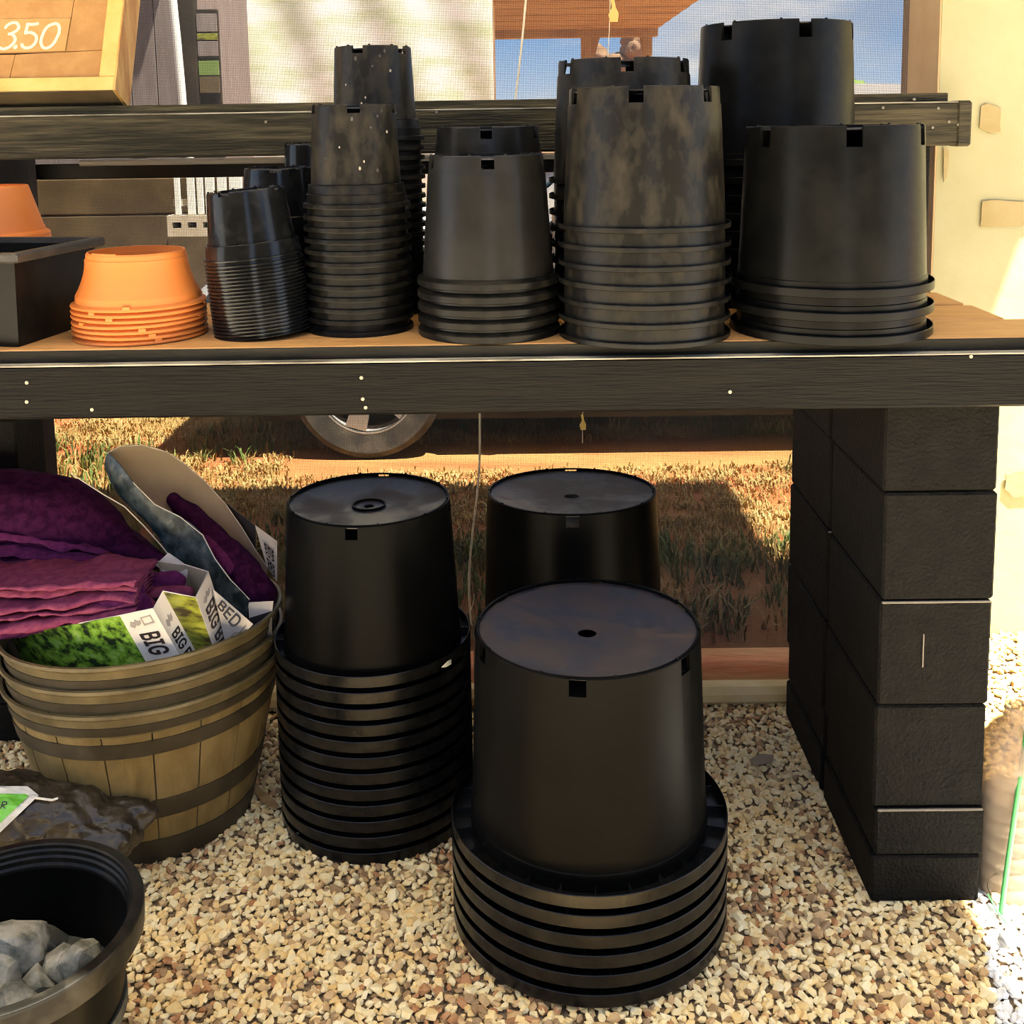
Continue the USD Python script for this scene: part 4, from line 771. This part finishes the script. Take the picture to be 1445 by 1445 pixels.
wsc = np.array([[-.66, .97], [-.05, 1.46]]); part('windscreen', trimesh.Trimesh(*(lambda m: (m.vertices, m.faces))(fixn(trimesh.Trimesh([(-.62, .12, 1.012), (-.09, .16, 1.438), (-.09, 1.54, 1.438), (-.62, 1.58, 1.012), (-.635, .12, 1.012), (-.105, .16, 1.438), (-.105, 1.54, 1.438), (-.635, 1.58, 1.012)], [(0, 1, 2), (0, 2, 3), (4, 6, 5), (4, 7, 6), (0, 4, 5), (0, 5, 1), (1, 5, 6), (1, 6, 2), (2, 6, 7), (2, 7, 3), (3, 7, 4), (3, 4, 0)], process=False))), process=False), M['carglass'], car, False)
part('mirror', blob([[((-.42, -.10, 1.0), .05), ((-.42, -.02, 1.0), .055)]], .015, 4), M['leaf'], car, True)
part('underbody', box(-1.7, .12, .14, 1.8, 1.6, .24), M['trimblack'], car, False)
part('headlight', ext(Polygon([(-1.95, .62), (-1.55, .74), (-1.55, .82), (-1.80, .79)]), .0, .05), M['carglass'], car)
for wx in (WX, 1.35):
    w = part('wheel', None or T(ring([(.195, -.09), (.285, -.10), (.309, -.085), (.315, -.06), (.315, .06), (.309, .085), (.285, .10), (.195, .09)], 80).rotate((90, 0, 0)).translate((wx, .10, WR))), M['tyre'], car)
    part('wheel_rim', T(ring([(.185, -.05), (.200, -.092), (.206, -.092), (.203, .0), (.195, .0)], 64).rotate((-90, 0, 0)).translate((wx, .10, WR))), M['alloy'], w)
    sp_ = mbox(0, 0, 0, .07, .07, .03)
    for k in range(5): sp_ = sp_+Manifold.hull_points(np.array([(-.03, .0, -.012), (.03, .0, -.012), (-.03, 0, .012), (.03, 0, .012), (-.045, .19, -.01), (.045, .19, -.01), (-.045, .19, .01), (.045, .19, .01)])).rotate((0, 0, 72*k+20))
    part('spokes', T(sp_.rotate((90, 0, 0)).translate((wx, .022, WR))), M['alloy'], w)

she = thing('shade_house', 'pale shade house with mottled cloth walls beyond the car', 'building', (0, 8, 0))
G_ = np.array([[(x, .0+.02*math.sin(x*9+z*3), z) for x in np.linspace(-3.36, -.815, 60)] for z in np.linspace(0, 3.1, 40)]); part('cloth_wall', grid_solid(G_, G_+[0, .02, 0]), M['shade'], she, True)
part('side_wall', box(-.84, .0, 0, -.82, 1.2, 3.1), M['shade'], she, False); part('roof', box(-3.4, -.05, 3.1, -.8, 1.3, 3.15), M['shade'], she, False)
for x in (-3.3, -2.1): part('post', box(x, .03, 0, x+.06, .09, 3.1), M['white_post'], she, False)

ver = thing('verandah', 'brown timber verandah roof with posts and braces far beyond the screen', 'verandah', (0, 12, 0))
for i in range(12): part('ceiling_board', bev(-1.25, -3.9+i*.33, 2.50+.006*(i % 2), 1.1, -3.9+i*.33+.30, 2.53+.006*(i % 2), .004), M['verandah'], ver)
part('beam', bev(-1.25, -.10, 2.41, 1.1, .05, 2.55, .01), M['verandah'], ver)
part('post', bev(.17, -.06, 0, .29, .06, 2.45, .01), M['verandah'], ver); part('post', bev(.905, -.06, 0, 1.02, .06, 2.45, .01), M['verandah'], ver)
for bp in ([(822, 40), (838, 84), (846, 54), (897, 13), (897, -8), (822, -8)], [(906, 80), (920, 80), (920, -8), (893, -8), (898, 13)]):
    part('brace', ext(Polygon([tuple(at(px, py, 12)[[0, 2]]) for px, py in bp]), -.03, .03), M['verandah'], ver)
part('roof', box(-1.3, -4.0, 2.56, 1.15, .15, 2.64), M['pale_block'], ver, False)  # pale colour paints the light seen between the ceiling boards

sd = thing('shed', 'weathered grey board shed at the far left beyond the screen', 'building', (0, 5.3, 0))
for i in range(9): part('board', bev(-4.2+i*.165, 0, 0, -4.2+i*.165+.160, .03, 3.2, .003), M['shedboard'], sd)
part('corner_post', bev(-2.715, -.03, 0, -2.62, .06, 3.2, .004), M['frame_dark'], sd)
x0 = -2.615
for i, (z0, z1, m) in enumerate([(1.60, 1.70, M['sleeper']), (1.71, 1.80, M['hill']), (1.83, 1.92, M['shedboard']), (1.93, 1.97, M['photo_olive']), (1.98, 2.09, M['shedboard'])]): part('louvre', bev(x0, .0, z0, x0+.125, .02, z1, .002), m, sd)
part('frame', bev(x0-.01, .02, 0, x0+.13, .05, 2.12, .003), M['frame_dark'], sd)
part('roof', box(-4.5, -.3, 3.2, -2.5, 2.0, 3.26), M['shedboard'], sd, False); part('back', box(-4.2, .03, 0, -2.65, 1.5, 3.2), M['shedboard'], sd, False)
solo('pole', tube([at(241, -25, 5.1), at(250, 60, 5.1), at(259, 160, 5.1), (at(259, 160, 5.1)[0]+.12, 5.1, 0)], .026, 12), M['white_post'], 'leaning white pole in front of the grey shed', 'pole', True)
rw = thing('sleeper_wall', 'dark brown sleeper wall beyond the screen, behind the terracotta pots', 'wall', (0, 4.75, 0))
for i in range(5): part('sleeper', bev(-4.6, 0, .22*i, -2.30, .12, .22*i+.215, .008), M['sleeper'], rw)
zt = at(260, 334, 4.6)[2]
pb = thing('breeze_block', 'pale breeze block with dark slots beyond the screen, under the shelf', 'block', (0, 4.60, 0))
x0, x1 = at(236, 320, 4.6)[0], at(330, 320, 4.6)[0]; z1 = at(260, 304, 4.6)[2]
m = Manifold.cube((x1-x0, .10, z1-zt)).translate((x0, 0, zt))
for k in range(4): m = m-Manifold.cube((.052, .2, .034)).translate((x0+.030+.088*k, -.05, zt+(z1-zt)*.40))
part('block_face', T(m), M['pale_block'], pb); part('slot_back', box(x0, .101, 0, x1, .14, z1), M['sleeper'], pb, False); part('plinth', box(x0, 0, 0, x1, .10, zt-.002), M['sleeper'], pb, False)
pf = thing('picket_fence', 'short run of white pickets above the breeze block beyond the screen', 'fence', (0, 4.60, 0))
zb, zt2 = at(300, 303, 4.6)[2], at(300, 225, 4.6)[2]
for i, (a, b) in enumerate([(244, 252), (262, 273), (276, 285), (288, 301), (305, 318), (322, 340)]): xa, xb = at(a, 270, 4.6)[0], at(b, 270, 4.6)[0]; part('picket', bev(xa, .02, zb+.002, xb, .04, zt2, .003), M['white_post'], pf)
part('rail', box(at(240, 270, 4.6)[0], .042, zb+.05, at(344, 270, 4.6)[0], .06, zb+.09), M['pale_block'], pf, False)

def tree(name, label, x, y, z0, h, w, m, seed, n=26):
    o = thing(name, label, 'tree', (x, y, 0)); q = np.random.default_rng(seed); balls = []
    for i in range(n):
        a, r = q.uniform(0, 6.28), w*math.sqrt(q.uniform())*.75; z = z0+(h-z0)*q.uniform(.15, .8); balls.append([((r*math.cos(a), r*math.sin(a)*.6, z), w*q.uniform(.2, .34))])
    t = blob(balls, w*.09, 2, w*.10, 6/w, seed); part('crown', t, m, o, 60); part('trunk', tube([(0, 0, 0), (.02*w, 0, z0*.6+.1), (0, 0, z0+(h-z0)*.4)], w*.06, 8), M['bark'], o, True)
for i, (x, y, h, w) in enumerate([(7.0, 26, 2.75, 1.7)]): tree('hedge_tree', ['green tree low on the horizon beside the brown reveal', 'green far tree second from the reveal', 'green far tree third from the reveal'][i], x, y, .4, h, w, M['hill'], 400+i, 20)
tree('shrub', 'brown shrub top between the verandah posts', 1.0, 15.5, .8, 3.12, .62, M['brownbush'], 410); tree('shrub', 'small brown shrub at the corner of the shade house', -.80, 10.2, .3, 1.80, .34, M['brownbush'], 411, 18)
